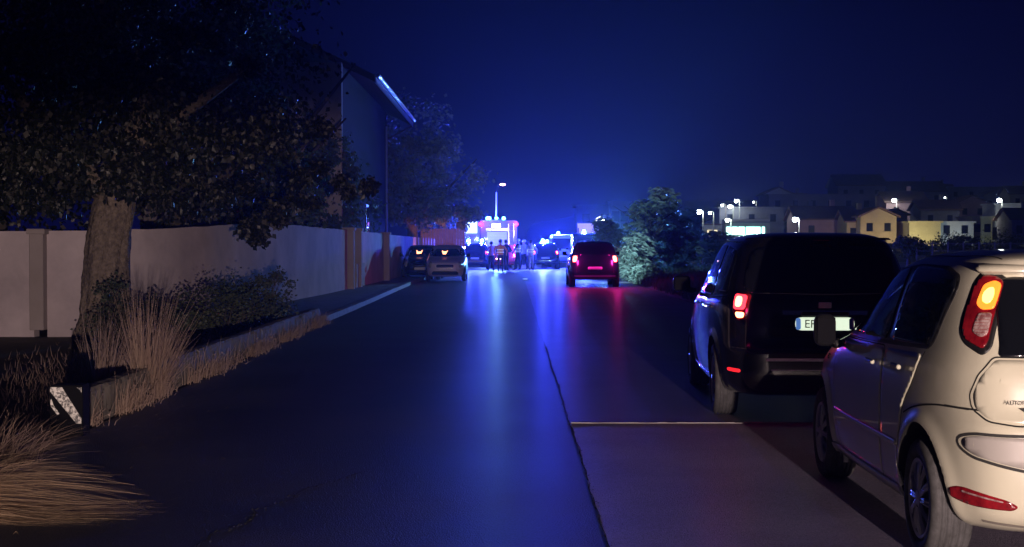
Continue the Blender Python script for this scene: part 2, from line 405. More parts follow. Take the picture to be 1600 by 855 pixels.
def build_white():
    c = Car('white_hatchback', 'white five-door hatchback in the right foreground, seen from its rear left corner', 'car', (2.81, 6.40, 0), R(-1.3), S_hatch, P_white, hq=True, tyre=M_rubber)
    r = c.root
    for fr, sx in (('L', -1), ('R', 1)):
        c.patch('window_trim', fr, [(.63, 1.035), (.535, 1.33), (.57, 1.40), (.78, 1.44), (1.3, 1.445), (1.8, 1.41), (2.25, 1.30), (2.66, 1.08), (2.72, .985), (2.0, .995), (1.2, 1.015)], M_black, .002)
        c.patch('window', fr, [(.665, 1.05), (.57, 1.335), (.60, 1.385), (.79, 1.422), (1.36, 1.428), (1.36, 1.035)], M_glass, .005)['label'] = 'rear side window'
        c.patch('window', fr, [(1.45, 1.03), (1.45, 1.425), (1.78, 1.395), (2.2, 1.28), (2.60, 1.07), (2.63, 1.02), (2.0, 1.025)], M_glass, .005)['label'] = 'front side window'
        # doors, proud by a hair, with a recessed dark gap round them
        d = c.patch('door', fr, [(1.44, .30), (1.44, .985), (2.62, .965), (2.70, .80), (2.66, .50), (2.52, .30)], P_white, .0035, .03)
        c.line('door_gap', fr, [(1.42, .285), (1.42, 1.0), (2.66, .975), (2.73, .80), (2.69, .48), (2.54, .285)], .007, M_gap, .0025, True, d)
        hnd = bevelled('door_handle', [((0, 0, 0), (.024, .17, .026))], P_white, d, .010, 3); hnd.location = (sx * .856, 1.62, .90)
        d = c.patch('door', fr, [(.98, .30), (1.06, .52), (.98, .74), (.84, .86), (.74, 1.005), (1.40, .99), (1.40, .30)], P_white, .0035, .03)
        c.line('door_gap', fr, [(.965, .285), (1.045, .52), (.96, .735), (.825, .85), (.70, 1.02)], .007, M_gap, .0025, False, d)
        hnd = bevelled('door_handle', [((0, 0, 0), (.024, .17, .026))], P_white, d, .010, 3); hnd.location = (sx * .853, 1.04, .92)
        c.patch('sill_trim', fr, [(1.0, .235), (1.02, .29), (2.80, .29), (2.82, .235)], P_white, .012)
        c.patch('side_moulding', fr, [(1.08, .50), (1.08, .53), (2.66, .53), (2.66, .50)], P_white, .010, .03)
        c.patch('wing_indicator', fr, [(2.98, .80), (2.98, .835), (3.10, .835), (3.10, .80)], M_clear_lens, .004)
        mirror_mesh(r, sx * .935, 2.50, 1.02, M_black, sx, (.135, .11, .20))
        # bumper joint running from the arch round the corner
        fd = 'D' if sx < 0 else 'E'
        c.line('bumper_joint', fr, [(.95, .69), (.80, .735), (.62, .765), (.45, .785), (.3, .79), (.2, .79)], .009, M_gap, .0015)
        c.line('bumper_joint', fd, [(-.22, .79), (-.1, .792), (.0, .792), (.08, .792)], .009, M_gap, .0015)
        # tail light: black surround, red body, lit amber chamber, clear lower chamber
        s = [(-.105, 1.425), (-.02, 1.41), (.022, 1.38), (.03, 1.07), (-.005, 1.035), (-.13, 1.085), (-.175, 1.13), (-.18, 1.19), (-.155, 1.37), (-.13, 1.41)]
        c.patch('tail_light_surround', fd, s, M_black, .003, .02)
        tl = c.patch('tail_light', fd, [(-.10, 1.405), (-.03, 1.395), (.002, 1.37), (.006, 1.10), (-.01, 1.065), (-.12, 1.105), (-.153, 1.15), (-.155, 1.2), (-.135, 1.36)], M_red_off, .010, .015)
        c.patch('lit_chamber', fd, [(-.082, 1.355), (-.035, 1.375), (-.004, 1.36), (-.002, 1.245), (-.06, 1.24), (-.096, 1.265)], E_amber, .016, .012, tl)
        c.patch('bulb', fd, [(-.062, 1.335), (-.03, 1.345), (-.018, 1.30), (-.03, 1.265), (-.06, 1.27), (-.072, 1.30)], E_amberhot, .018, .012, tl)
        c.patch('clear_chamber', fd, [(-.072, 1.225), (-.004, 1.228), (-.002, 1.13), (-.03, 1.115), (-.085, 1.14)], M_clear_lens, .0145, .012, tl)
        for k in range(6):
            zz = 1.135 + k * .015
            c.line('lens_rib', fd, [(-.075, zz), (-.008, zz)], .002, M_red_off, .0165, parent=tl)
        c.patch('rear_reflector', 'B', [(sx * .785, .415), (sx * .775, .375), (sx * .72, .352), (sx * .56, .348), (sx * .535, .368), (sx * .58, .395), (sx * .745, .435)], M_red_off, .004, .02)
        c.patch('reflector_highlight', 'B', [(sx * .74, .408), (sx * .60, .385), (sx * .60, .391), (sx * .74, .417)], M_clear_lens, .007, .02)
    # tailgate with its gap
    tg = c.patch('tailgate', 'B', [(-.610, 1.022), (-.672, .945), (-.700, .86), (-.695, .80), (-.655, .755), (-.55, .742), (.55, .742), (.655, .755), (.695, .80), (.700, .86), (.672, .945), (.610, 1.022)], P_white, .004, .03, rad=.02)
    c.line('tailgate_gap', 'B', [(-.618, 1.034), (-.682, .952), (-.712, .86), (-.707, .795), (-.66, .745), (-.55, .731), (.55, .731), (.66, .745), (.707, .795), (.712, .86), (.682, .952), (.618, 1.034)], .008, M_gap, .002, True, tg, rad=.02)
    c.line('tailgate_crease', 'B', [(-.60, .93), (-.52, .90), (-.40, .885), (-.3, .91)], .014, P_white, .010, parent=tg)
    rw = c.patch('rear_window', 'B', [(-.60, 1.035), (-.585, 1.08), (-.565, 1.375), (-.5, 1.395), (.5, 1.395), (.565, 1.375), (.585, 1.08), (.60, 1.035)], M_glass, .006, .03)
    sp_ = c.patch('roof_spoiler', 'B', [(-.60, 1.405), (-.60, 1.435), (0, 1.455), (.60, 1.435), (.60, 1.405), (0, 1.412)], P_white, .03, .03, depth=.05)
    c.patch('washer_lamp', 'B', [(-.40, 1.30), (-.40, 1.345), (-.372, 1.345), (-.372, 1.30)], M_plate, .010, .02, rw)
    # plate recess and bumper insert
    c.line('insert_rim', 'B', [(-.755, .665), (-.71, .688), (0, .69), (.71, .688), (.755, .665), (.755, .62), (.72, .58), (.60, .548), (.4, .51), (-.4, .51), (-.60, .548), (-.72, .58), (-.755, .62)], .014, M_rubber_dk, .004, True)
    c.patch('bumper_insert', 'B', [(-.745, .66), (-.70, .68), (.70, .68), (.745, .66), (.745, .62), (.71, .588), (.59, .556), (.4, .52), (-.4, .52), (-.59, .556), (-.71, .588), (-.745, .62)], mat('bumper_insert', (.42, .40, .37), .5), .003, .04)
    c.patch('number_plate', 'B', [(-.26, .54), (-.26, .65), (.26, .65), (.26, .54)], M_plate, .008, .05)
    c.line('lower_lip', 'B', [(-.66, .285), (-.4, .262), (0, .255), (.4, .262), (.66, .285)], .02, mat('lip_grime', (.22, .20, .17), .8), .004)
    t = text_ob('dealer_lettering', 'AUTOFINANCE', .026, M_rubber_dk, (-.505, .052, .835), (R(90), 0, 0), tg)
    w = MB(); w.add([(-.035, 0, .006), (.03, 0, .012), (.0, 0, 0), (-.01, 0, -.012)], [(0, 1, 2, 3)]); o = w.build('dealer_emblem', M_rubber_dk, tg, (-.5, .050, .805))
    c.line('roof_gap', 'T', [(-.50, .42), (-.56, .9), (-.56, 1.6), (-.52, 1.95)], .010, M_gap, .0015)
    c.line('roof_gap', 'T', [(.50, .42), (.56, .9), (.56, 1.6), (.52, 1.95)], .010, M_gap, .0015)
    c.patch('windscreen', 'T', [(-.55, 2.1), (-.66, 2.85), (0, 2.98), (.66, 2.85), (.55, 2.1)], M_glass, .004, .06)
    a = MB(); a.tube([(0, .62, 1.47), (0, .40, 1.60)], [.006, .003], 6); a.build('aerial', M_black, r)
    m = MB(); m.box((0, 0, 0), (.03, .012, .11)); f = m.build('mud_flap', mat('flap_grey', (.35, .35, .36), .5), r, (-.73, 3.17 - .33, .20))
    return c
white = build_white()

# ------------------------------------------------------------------ black people carrier
P_blackcar = mat('black_paint', (0.006, 0.006, 0.009), 0.16, coat=1.0)
S_mpv = dict(len=4.5, w=.89, axles=(.88, 3.6), wr=.325, ar=.375, tw=.215, rim=.21, spokes=7, nx=16, ny=44, sub=5, flare=.018, ftaper=.09, rtaper=.05,
    rings=[(.22, .6, 3.9, .6, 4, 4), (.235, .2, 4.25, .78, 6, 4.5), (.29, .06, 4.4, .845, 7, 4.5), (.45, .0, 4.48, .875, 8, 4.5), (.62, .0, 4.5, .885, 8, 4.5), (.72, .03, 4.49, .89, 8, 4.5), (.85, .04, 4.40, .888, 8, 4.2),
    (.97, .05, 4.1, .88, 8, 4.2), (1.05, .06, 3.75, .862, 8, 4), (1.12, .08, 3.55, .835, 8, 4), (1.28, .14, 3.2, .79, 8, 4.5), (1.44, .22, 2.85, .735, 7.5, 4.5), (1.54, .28, 2.6, .69, 7, 4.5),
    (1.59, .31, 2.45, .64, 6, 4.5), (1.625, .36, 2.3, .56, 5.5, 4), (1.65, .55, 2.1, .42, 5, 4), (1.66, 1.0, 1.8, .08, 4, 3)])
def build_mpv():
    c = Car('black_people_carrier', 'black people carrier with one glowing red tail light, ahead of the white hatchback', 'car', (2.66, 12.25, 0), R(-2.6), S_mpv, P_blackcar, tyre=M_rubber, hq=True)
    r = c.root
    for fr, sx in (('L', -1), ('R', 1)):
        fd = 'D' if sx < 0 else 'E'
        c.patch('window', fr, [(.42, 1.12), (.50, 1.44), (.62, 1.50), (1.18, 1.54), (1.18, 1.08)], M_glass, .005)
        c.patch('window', fr, [(1.26, 1.08), (1.26, 1.54), (2.08, 1.545), (2.08, 1.075)], M_glass, .005)
        c.patch('window', fr, [(2.16, 1.075), (2.16, 1.54), (2.5, 1.50), (2.95, 1.32), (3.32, 1.12), (3.35, 1.075)], M_glass, .005)
        c.line('window_chrome', fr, [(.40, 1.10), (1.2, 1.062), (2.2, 1.055), (3.36, 1.055)], .014, M_chrome, .006)
        c.line('roof_rail', fr, [(.62, 1.575), (1.5, 1.59), (2.4, 1.575)], .03, M_chrome, .012)
        for gap in ([(1.26, .35), (1.22, 1.04)], [(2.12, .32), (2.12, 1.05)], [(3.38, .40), (3.38, 1.0)]):
            c.line('door_gap', fr, gap, .010, M_gap, .002)
        for hy in (1.40, 2.28):
            h = bevelled('door_handle', [((0, 0, 0), (.035, .20, .03))], M_chrome, r, .01, 2); h.location = (sx * .90, hy, .97)
        c.patch('sill_trim', fr, [(1.32, .27), (1.32, .33), (3.15, .33), (3.15, .27)], M_chrome, .010)
        mirror_mesh(r, sx * .99, 3.22, 1.13, P_blackcar, sx, (.19, .13, .17))
        tl = c.patch('tail_light', fd, [(-.055, 1.135), (.125, 1.12), (.11, .905), (.005, .895), (-.06, .98)], M_red_off, .008, .02)
        tl['label'] = 'glowing red tail light'
        c.patch('lit_chamber', fd, [(-.045, 1.12), (.095, 1.11), (.085, .985), (-.04, .99)], E_red, .013, .02, tl)
        c.patch('bulb', fd, [(-.02, 1.10), (.055, 1.095), (.05, 1.01), (-.015, 1.01)], E_redhot, .016, .02, tl)
        c.patch('lit_strip', fd, [(-.015, .967), (.085, .965), (.078, .918), (.008, .915)], E_redhot, .013, .02, tl)
        lamp('tail_glow', 'POINT', (sx * .97, -.20, 1.03), 1.5, (1, .02, .2), .05, parent=r)
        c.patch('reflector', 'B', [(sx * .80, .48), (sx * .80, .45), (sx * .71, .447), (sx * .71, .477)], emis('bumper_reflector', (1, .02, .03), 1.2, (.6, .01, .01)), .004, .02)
    c.patch('rear_window', 'B', [(-.68, 1.13), (-.66, 1.3), (-.58, 1.52), (0, 1.545), (.58, 1.52), (.66, 1.3), (.68, 1.13), (0, 1.11)], M_glass, .006, .05)
    c.line('spoiler_edge', 'B', [(-.60, 1.56), (0, 1.575), (.60, 1.56)], .03, P_blackcar, .05)
    c.patch('brake_lamp', 'B', [(-.12, 1.585), (-.12, 1.60), (.12, 1.60), (.12, 1.585)], M_red_off, .008, .03)
    c.line('tailgate_gap', 'B', [(-.70, 1.10), (-.66, .90), (-.67, .62), (.67, .62), (.66, .90), (.70, 1.10)], .010, M_gap, .003)
    c.line('chrome_strip', 'B', [(-.50, .565), (.50, .565)], .026, M_satin, .008)
    c.line('chrome_strip', 'B', [(-.46, .475), (.46, .475)], .010, M_satin, .005)
    c.line('tailgate_bar', 'B', [(-.36, .965), (.36, .965)], .035, M_chrome, .016)
    pl = c.patch('number_plate', 'B', [(-.25, .815), (-.25, .925), (.25, .925), (.25, .815)], mat('lit_plate', (.8, .8, .75), .4, em=(.8, .95, .72), es=1.0), .012, .05)
    c.patch('plate_band', 'B', [(-.245, .82), (-.245, .92), (-.205, .92), (-.205, .82)], mat('lit_plate_blue', (.05, .12, .5), .4, em=(.15, .35, .9), es=.5), .0145, .03, pl)
    c.patch('plate_band', 'B', [(.205, .82), (.205, .92), (.245, .92), (.245, .82)], M_plateblue, .0145, .03, pl)
    text_ob('plate_lettering', 'EP', .10, M_gap, (-.125, .022, .868), (R(90), 0, 0), pl)
    c.patch('windscreen', 'T', [(-.58, 2.62), (-.70, 3.45), (0, 3.55), (.70, 3.45), (.58, 2.62)], M_glass, .004, .08)
    for fr, xs in (('B', (-.78, .78)),):
        for x in xs: c.line('bumper_joint', fr, [(x * .99, .66), (x * .80, .655), (0, .655)], .007, M_gap, .003)
    bevelled_b = bevelled('badge', [((0, 0, 0), (.11, .012, .05))], M_satin, r, .005, 2); bevelled_b.location = (0, .028, 1.03)
    h_ = bevelled('tailgate_handle', [((0, 0, 0), (.40, .03, .04))], M_black, r, .01, 2); h_.location = (0, .02, .955)
    w = MB(); w.tube([(.0, .10, 1.11), (.1, .10, 1.13), (.42, .14, 1.17)], .008, 6); w.build('rear_wiper', M_black, r)
    return c
mpv = build_mpv()
# ------------------------------------------------------------------ ground, road, kerbs
random.seed(4)
def hill(x, y):
    d = max(0, y - 130); k = max(0, min(1, (x - 8) / 45)); k = k * k * (3 - 2 * k)
    h = (min(d, 60) * .015 + max(0, min(d - 60, 330)) * .050) * k
    h += max(0, d - 390) * .012 * k
    return h
def grid(name, xs, ys, zf, m, kind='structure', parent=None):
    vs = [(x, y, zf(x, y)) for y in ys for x in xs]; n = len(xs)
    fs = [(j * n + i, j * n + i + 1, (j + 1) * n + i + 1, (j + 1) * n + i) for j in range(len(ys) - 1) for i in range(n - 1)]
    me = bpy.data.meshes.new(name); me.from_pydata(vs, [], fs); me.materials.append(m); me.polygons.foreach_set('use_smooth', [True] * len(fs)); me.update()
    o = mesh_ob(name, me, parent)
    if not parent: o['kind'] = kind
    return o
def frange(a, b, s):
    o = []; 
    while a < b - 1e-6: o.append(a); a += s
    return o + [b]
M_earth = mat('dry_earth', (0.10, 0.085, 0.065), 0.9, noise=(.6, (0.05, 0.05, 0.035), .2), bump=(5, .6, .05))
xs = frange(-1500, -60, 240) + frange(-50, -4, 2)[:-1] + [-3.9, -3.3, -2, 4.2, 4.8, 5.5] + frange(7, 80, 3) + frange(90, 300, 12) + frange(400, 2000, 300)
ys = frange(-30, 8, 6) + frange(10, 130, 3) + frange(135, 600, 9) + frange(700, 3500, 400)
def gz(x, y):
    z = hill(x, y) - .03
    if x < -3.85: z -= .16 * min(1, (-x - 3.85) / .5) * (1 if y < 60 else 0)
    if x > 4.9 and y < 80: z -= .25 * min(1, (x - 4.9) / 2)
    if -3.9 <= x <= 4.85: z = -.03
    return z
grid('ground', xs, ys, gz, M_earth)

def asphalt(name, c0, c1, rough, wave=0):
    m = bpy.data.materials.new(name); m.use_nodes = True; nt = m.node_tree; b = nt.nodes['Principled BSDF']; L = nt.links.new
    t = nt.nodes.new('ShaderNodeTexCoord')
    n1 = nt.nodes.new('ShaderNodeTexNoise'); n1.inputs['Scale'].default_value = 70; n1.inputs['Detail'].default_value = 4
    n2 = nt.nodes.new('ShaderNodeTexNoise'); n2.inputs['Scale'].default_value = .55; n2.inputs['Detail'].default_value = 5
    v = nt.nodes.new('ShaderNodeTexVoronoi'); v.inputs['Scale'].default_value = 110
    mp = nt.nodes.new('ShaderNodeMapping'); mp.inputs['Scale'].default_value = (1.2, 14, 1)
    n3 = nt.nodes.new('ShaderNodeTexNoise'); n3.inputs['Scale'].default_value = 1.5; n3.inputs['Detail'].default_value = 7
    for n in (n1, n2, v): L(t.outputs['Object'], n.inputs['Vector'])
    L(t.outputs['Object'], mp.inputs['Vector']); L(mp.outputs[0], n3.inputs['Vector'])
    mx = nt.nodes.new('ShaderNodeMath'); mx.operation = 'MULTIPLY_ADD'; L(n1.outputs[0], mx.inputs[0]); mx.inputs[1].default_value = .45
    mm = nt.nodes.new('ShaderNodeMath'); mm.operation = 'MULTIPLY'; L(n2.outputs[0], mm.inputs[0]); mm.inputs[1].default_value = .55; L(mm.outputs[0], mx.inputs[2])
    r = nt.nodes.new('ShaderNodeValToRGB'); r.color_ramp.elements[0].position = .40; r.color_ramp.elements[1].position = .60
    r.color_ramp.elements[0].color = (*c0, 1); r.color_ramp.elements[1].color = (*c1, 1)
    L(mx.outputs[0], r.inputs[0]); L(r.outputs[0], b.inputs['Base Color'])
    rr = nt.nodes.new('ShaderNodeMapRange'); L(n2.outputs[0], rr.inputs[0]); rr.inputs[1].default_value = .3; rr.inputs[2].default_value = .7
    rr.inputs[3].default_value = rough - .03; rr.inputs[4].default_value = rough + .03; L(rr.outputs[0], b.inputs['Roughness'])
    b1 = nt.nodes.new('ShaderNodeBump'); b1.inputs['Strength'].default_value = .9; b1.inputs['Distance'].default_value = .008; L(v.outputs['Distance'], b1.inputs['Height'])
    b2 = nt.nodes.new('ShaderNodeBump'); b2.inputs['Strength'].default_value = .12; b2.inputs['Distance'].default_value = .02 if wave else .004; L(n3.outputs[0], b2.inputs['Height']); L(b1.outputs[0], b2.inputs['Normal'])
    L(b2.outputs[0], b.inputs['Normal']); b.inputs['Coat Weight'].default_value = .09; b.inputs['Coat Roughness'].default_value = .30; return m
M_asph_old = asphalt('old_asphalt', (.018, .018, .022), (.060, .057, .064), .58, 1)
M_asph_new = asphalt('pale_asphalt', (.15, .135, .19), (.30, .265, .38), .55)
ysr = frange(-30, 60, .75) + frange(62, 300, 4)
def strip(name, xa, xb, y0, y1, z, m, nx=6, parent=None):
    ys = [y0] + [y for y in ysr if y0 < y < y1] + [y1]; fa = xa if callable(xa) else (lambda y: xa); fb = xb if callable(xb) else (lambda y: xb)
    vs = []; fs = []
    for y in ys:
        for i in range(nx + 1): vs.append((fa(y) + (fb(y) - fa(y)) * i / nx, y, z))
    n = nx + 1
    for j in range(len(ys) - 1):
        for i in range(nx): fs.append((j * n + i, j * n + i + 1, (j + 1) * n + i + 1, (j + 1) * n + i))
    me = bpy.data.meshes.new(name); me.from_pydata(vs, [], fs); me.materials.append(m); me.update(); o = mesh_ob(name, me, parent)
    if not parent: o['kind'] = 'structure'
    return o
def left_edge(y): return interp([(-30, -3.3), (8, -3.35), (12, -3.55), (28, -3.72), (57, -3.9), (300, -4.1)], y)
rng = random.Random(5); rg = random.Random(8)
seam_pts = {}
def seam(y): return .49 + .006 * math.sin(y * 1.3) + .004 * math.sin(y * 5.3 + 1) + .004 * math.sin(y * 11.7)
road = strip('road', left_edge, 4.7, -30, 300, 0.0, M_asph_old, 10)
strip('road_patch', seam, 4.68, -30, 12.40, 0.006, M_asph_new, 8)
M_asph_mid = asphalt('repaired_asphalt', (.095, .085, .11), (.16, .14, .18), .55)
strip('road_patch', seam, 4.68, 12.43, 60, 0.005, M_asph_mid, 8)
M_line = mat('worn_white_line', (.45, .43, .42), .7, noise=(14, (.25, .24, .23), .25))
b = MB()
for i in range(30):
    xa = .50 + i * .083; b.box((xa + .04, 12.41 + rg.uniform(-.004, .004), .008 + rg.uniform(-.002, .002)), (.0845, .03, .009))
mk = b.build('joint_sealing', M_line); mk['kind'] = 'structure'
# crumbled asphalt along the joint and the crack on the left lane
def crumbs(name, pts, w, n, m, smin, smax, z=.0):
    mb = MB(); g = random.Random(len(pts) + n)
    for i in range(n):
        k = g.random() * (len(pts) - 1); a = int(k); t = k - a; p = Vector(pts[a]).lerp(Vector(pts[a + 1]), t)
        s = g.uniform(smin, smax); x = p.x + g.gauss(0, w); y = p.y + g.uniform(-.05, .05)
        vs = [(x + s * g.uniform(.6, 1.2) * math.cos(q), y + s * g.uniform(.6, 1.4) * math.sin(q), z) for q in (0, 1.3, 2.5, 3.8, 5.1)] + [(x + g.uniform(-.2, .2) * s, y, z + s * g.uniform(.3, .7))]
        mb.add(vs, [(j, (j + 1) % 5, 5) for j in range(5)])
    o = mb.build(name, m); o['kind'] = 'stuff'; return o
M_crumb = mat('asphalt_crumbs', (.05, .05, .05), .8)
M_dark = mat('crack_shadow', (.006, .006, .006), .95)
sp = [(seam(y), y, 0) for y in frange(6.5, 22, .08)]
rg = random.Random(8)
mb = MB()
for (a, b) in zip(sp, sp[1:]):
    w = rg.uniform(-.007, .002); mb.add([(a[0] - w - .006, a[1], .0085), (a[0] + .003, a[1], .0085), (b[0] + .003, b[1], .0085), (b[0] - w - .006, b[1], .0085)], [(0, 1, 2, 3)])
o = mb.build('road_crack', M_dark); o['kind'] = 'structure'
crumbs('loose_chippings', sp, .010, 300, M_crumb, .003, .009, .008)
ck = [(-1.62, 7.2), (-1.60, 7.7), (-1.48, 8.0), (-1.50, 8.35), (-1.36, 8.7), (-1.33, 9.1), (-1.15, 9.4), (-1.0, 9.9)]
mb = MB(); cp = []
for a, b in zip(ck, ck[1:]):
    for k in range(5):
        t = k / 5; cp.append((a[0] + (b[0] - a[0]) * t + rg.uniform(-.02, .02), a[1] + (b[1] - a[1]) * t, 0))
for a, b in zip(cp, cp[1:]):
    w = rg.uniform(.003, .007); mb.add([(a[0] - w, a[1], .004), (a[0] + w, a[1], .004), (b[0] + w, b[1], .004), (b[0] - w, b[1], .004)], [(0, 1, 2, 3)])
o = mb.build('road_crack', M_dark); o['kind'] = 'structure'
crumbs('loose_chippings', cp, .02, 120, M_crumb, .004, .009, .002)
# straw and small stones blown on to the road
M_straw = leafmat('straw', [(.16, .11, .06), (.32, .24, .14), (.22, .15, .10)], .7)
mb = MB()
for i in range(750):
    y = 7.6 + (rg.random() ** 1.4) * 9; x = left_edge(y) + .05 + abs(rg.gauss(0, .75)); L_ = rg.uniform(.03, .16); a = rg.gauss(0, .35); w = rg.uniform(.0012, .003)
    d = Vector((math.cos(a), math.sin(a), 0)) * L_; nn = Vector((-d.y, d.x, 0)).normalized() * w; p = Vector((x, y, .006 + rg.random() * .004)); b_ = Vector((0, 0, rg.uniform(0, .02)))
    mb.add([p - nn, p + nn, p + d * .5 + nn + b_, p + d * .5 - nn + b_], [(0, 1, 2, 3)]); mb.add([p + d * .5 - nn + b_, p + d * .5 + nn + b_, p + d], [(0, 1, 2)])
o = mb.build('blown_straw', M_straw); o['kind'] = 'stuff'
# pavement with kerb beyond the parapet
M_conc = mat('old_concrete', (.26, .235, .205), .85, noise=(3, (.15, .13, .11), .22), bump=(30, .5, .01))
M_kerb = mat('kerb_stone', (.30, .29, .27), .8, noise=(5, (.18, .17, .16), .2), bump=(40, .4, .006))
g = MB()
def kx(y): return left_edge(y)
for i in range(46):                                       # each kerb stone 1 m long
    y0 = 28.6 + i * 1.0
    if y0 > 72: break
    b = MB(); b.box((kx(y0 + .5) - .07, y0 + .5, .055 + rg.uniform(-.004, .004)), (.14, .985, .13))
    o = b.build('kerb_stone', M_kerb); o['kind'] = 'structure'
ys2 = frange(28.3, 72, 2)
pv = strip('pavement', lambda y: -5.9 if y < 60 else -5.6, lambda y: kx(y) - .145, 28.3, 72, .10, M_conc, 4)
# bank on the right of the road
grid('bank', frange(4.75, 12, .5), frange(6, 78, 1.5), lambda x, y: -.05 + .32 * max(0, math.sin(min(1, (x - 4.75) / 3.5) * math.pi * .5)) + .06 * math.sin(x * 2.1 + y * .9) * math.sin(y * 1.7) - (.06 if x < 4.8 else 0), M_earth)
grid('lit_field_path', frange(14, 62, 4), frange(96, 126, 5), lambda x, y: gz(x, y) + .06, mat('pale_dust', (.30, .25, .19), .9, noise=(.3, (.14, .12, .09), .2)))
# ------------------------------------------------------------------ left verge: parapet, marker, wall
def parapet_x(y): return interp([(12.3, -3.66), (28.1, -3.76)], y)
t = thing('parapet', 'low weathered concrete parapet running along the left edge of the road', 'parapet', (-3.7, 12.4, 0))
n = 7; yy = 12.4; rp_ = random.Random(3)
for i in range(n):
    L_ = (28.1 - 12.4) / n; x0 = parapet_x(yy) ; x1 = parapet_x(yy + L_)
    bm = bmesh.new(); h = .30 + rp_.uniform(-.012, .012)
    K = 24
    rows = []
    for k in range(K + 1):
        y = L_ * k / K + (.012 if k == 0 else 0) - (.012 if k == K else 0); x = x0 + (x1 - x0) * k / K
        j = lambda a: rp_.uniform(-a, a)
        prof = [(.0, -.12), (.0 + j(.006), .05), (-.004 + j(.008), h * .6), (-.012 + j(.008), h - .03 + j(.01)), (-.035, h + j(.006)), (-.12, h + j(.008)), (-.24, h - .02 + j(.01)), (-.26, h * .6), (-.26, -.2)]
        rows.append([bm.verts.new((x + a + 3.7, yy + y - 12.4, z)) for a, z in prof])
    for a, b in zip(rows, rows[1:]):
        for q in range(len(a) - 1): bm.faces.new((a[q], a[q + 1], b[q + 1], b[q]))
    bm.faces.new(rows[0]); bm.faces.new(rows[-1]); bmesh.ops.recalc_face_normals(bm, faces=bm.faces)
    me = bpy.data.meshes.new('concrete_section'); bm.to_mesh(me); bm.free(); me.materials.append(M_conc); mesh_ob('concrete_section', me, t)
    yy += L_
# striped hazard block at the near end of the parapet
M_wpaint = mat('flaking_white_paint', (.72, .70, .64), .6, noise=(40, (.10, .10, .10), .05))
M_bpaint = mat('black_marker_paint', (.004, .004, .005), .9, spec=.15)
t = thing('marker_block', 'black painted block with one flaking white diagonal stripe at the near end of the parapet', 'marker', (-3.62, 11.62, 0), R(0))
b = bevelled('block', [((0, .10, .19), (.27, .20, .44))], M_bpaint, t, .012, 2)
b = MB(); n_ = 9
pl_ = [(-.125, .395), (-.03, .395), (.125, .145), (.125, .10), (.085, .10), (-.125, .36)]
b.add([(x, -.0055, z) for x, z in pl_] + [(x, .004, z) for x, z in pl_], [tuple(range(6)), tuple(range(11, 5, -1))] + [(i, i + 6, (i + 1) % 6 + 6, (i + 1) % 6) for i in range(6)])
b.build('white_stripe', M_wpaint, t)
b = MB(); b.add([(.09, -.0032, .392), (.128, -.0032, .392), (.128, -.0032, .35), (.118, -.0032, .37)], [(3, 2, 1, 0)]); b.build('white_chip', M_wpaint, t)
b = MB(); b.add([(-.128, -.0032, .29), (-.115, -.0032, .30), (-.10, -.0032, .25), (-.05, -.0032, .18), (-.07, -.0032, .17), (-.122, -.0032, .24)], [tuple(range(6))]); b.build('white_chip', M_wpaint, t)

# garden wall
M_wall = mat('rendered_wall', (.72, .62, .64), .9, noise=(.8, (.42, .36, .38), .22), bump=(6, .35, .015))
M_wall2 = mat('wall_pillar', (.44, .38, .38), .9, noise=(1.4, (.34, .29, .27), .25), bump=(6, .35, .015))
W = thing('garden_wall', 'long pale rendered garden wall behind the ivy tree and the shrubs, with pillars', 'wall', (-6, 30, 0))
def wall_run(pts, name='wall_panel', base=-.3, th=.25, m=M_wall, parent=W, jag=.012):
    org = Vector((-6, 30, 0)) if parent is W else Vector(parent.location)
    bm = bmesh.new(); rows = []; D = []
    for (x0, y0, h0), (x1, y1, h1) in zip(pts, pts[1:]):
        k = max(2, int(math.hypot(x1 - x0, y1 - y0) / .35))
        for j in range(k): D.append((x0 + (x1 - x0) * j / k, y0 + (y1 - y0) * j / k, h0 + (h1 - h0) * j / k))
    D.append(pts[-1])
    for i, (x, y, h) in enumerate(D):
        a = D[max(0, i - 1)]; b = D[min(len(D) - 1, i + 1)]; d = Vector((b[0] - a[0], b[1] - a[1], 0)).normalized(); nn = Vector((d.y, -d.x, 0))
        f = Vector((x, y, 0)) - org; j = rp_.uniform(-jag, jag); q = 0
        rows.append([bm.verts.new(f + nn * q + Vector((0, 0, base))), bm.verts.new(f + nn * q + Vector((0, 0, h * .5))), bm.verts.new(f + nn * q + Vector((0, 0, h + j))), bm.verts.new(f - nn * th + Vector((0, 0, h + j))), bm.verts.new(f - nn * th + Vector((0, 0, base)))])
    for a, b in zip(rows, rows[1:]):
        for q in range(4): bm.faces.new((a[q], a[q + 1], b[q + 1], b[q]))
    bm.faces.new(rows[0]); bm.faces.new(rows[-1]); bmesh.ops.recalc_face_normals(bm, faces=bm.faces)
    me = bpy.data.meshes.new(name); bm.to_mesh(me); bm.free(); me.materials.append(m); me.polygons.foreach_set('use_smooth', [True] * len(me.polygons)); me.set_sharp_from_angle(angle=R(40)); return mesh_ob(name, me, parent)
wall_run([(-13.5, 27.3, 1.78), (-9.0, 27.0, 1.80)])
wall_run([(-8.75, 27.0, 1.80), (-8.2, 27.05, 1.81), (-7.7, 27.3, 1.82), (-7.3, 27.75, 1.84), (-6.95, 28.4, 1.86), (-6.65, 29.3, 1.90), (-6.4, 30.4, 1.94), (-6.2, 31.7, 1.99), (-6.0, 33.4, 2.03), (-5.83, 35.3, 2.05), (-5.68, 37.6, 2.05), (-5.55, 40.4, 2.03), (-5.45, 43, 2.02), (-5.36, 46.5, 2.02)])
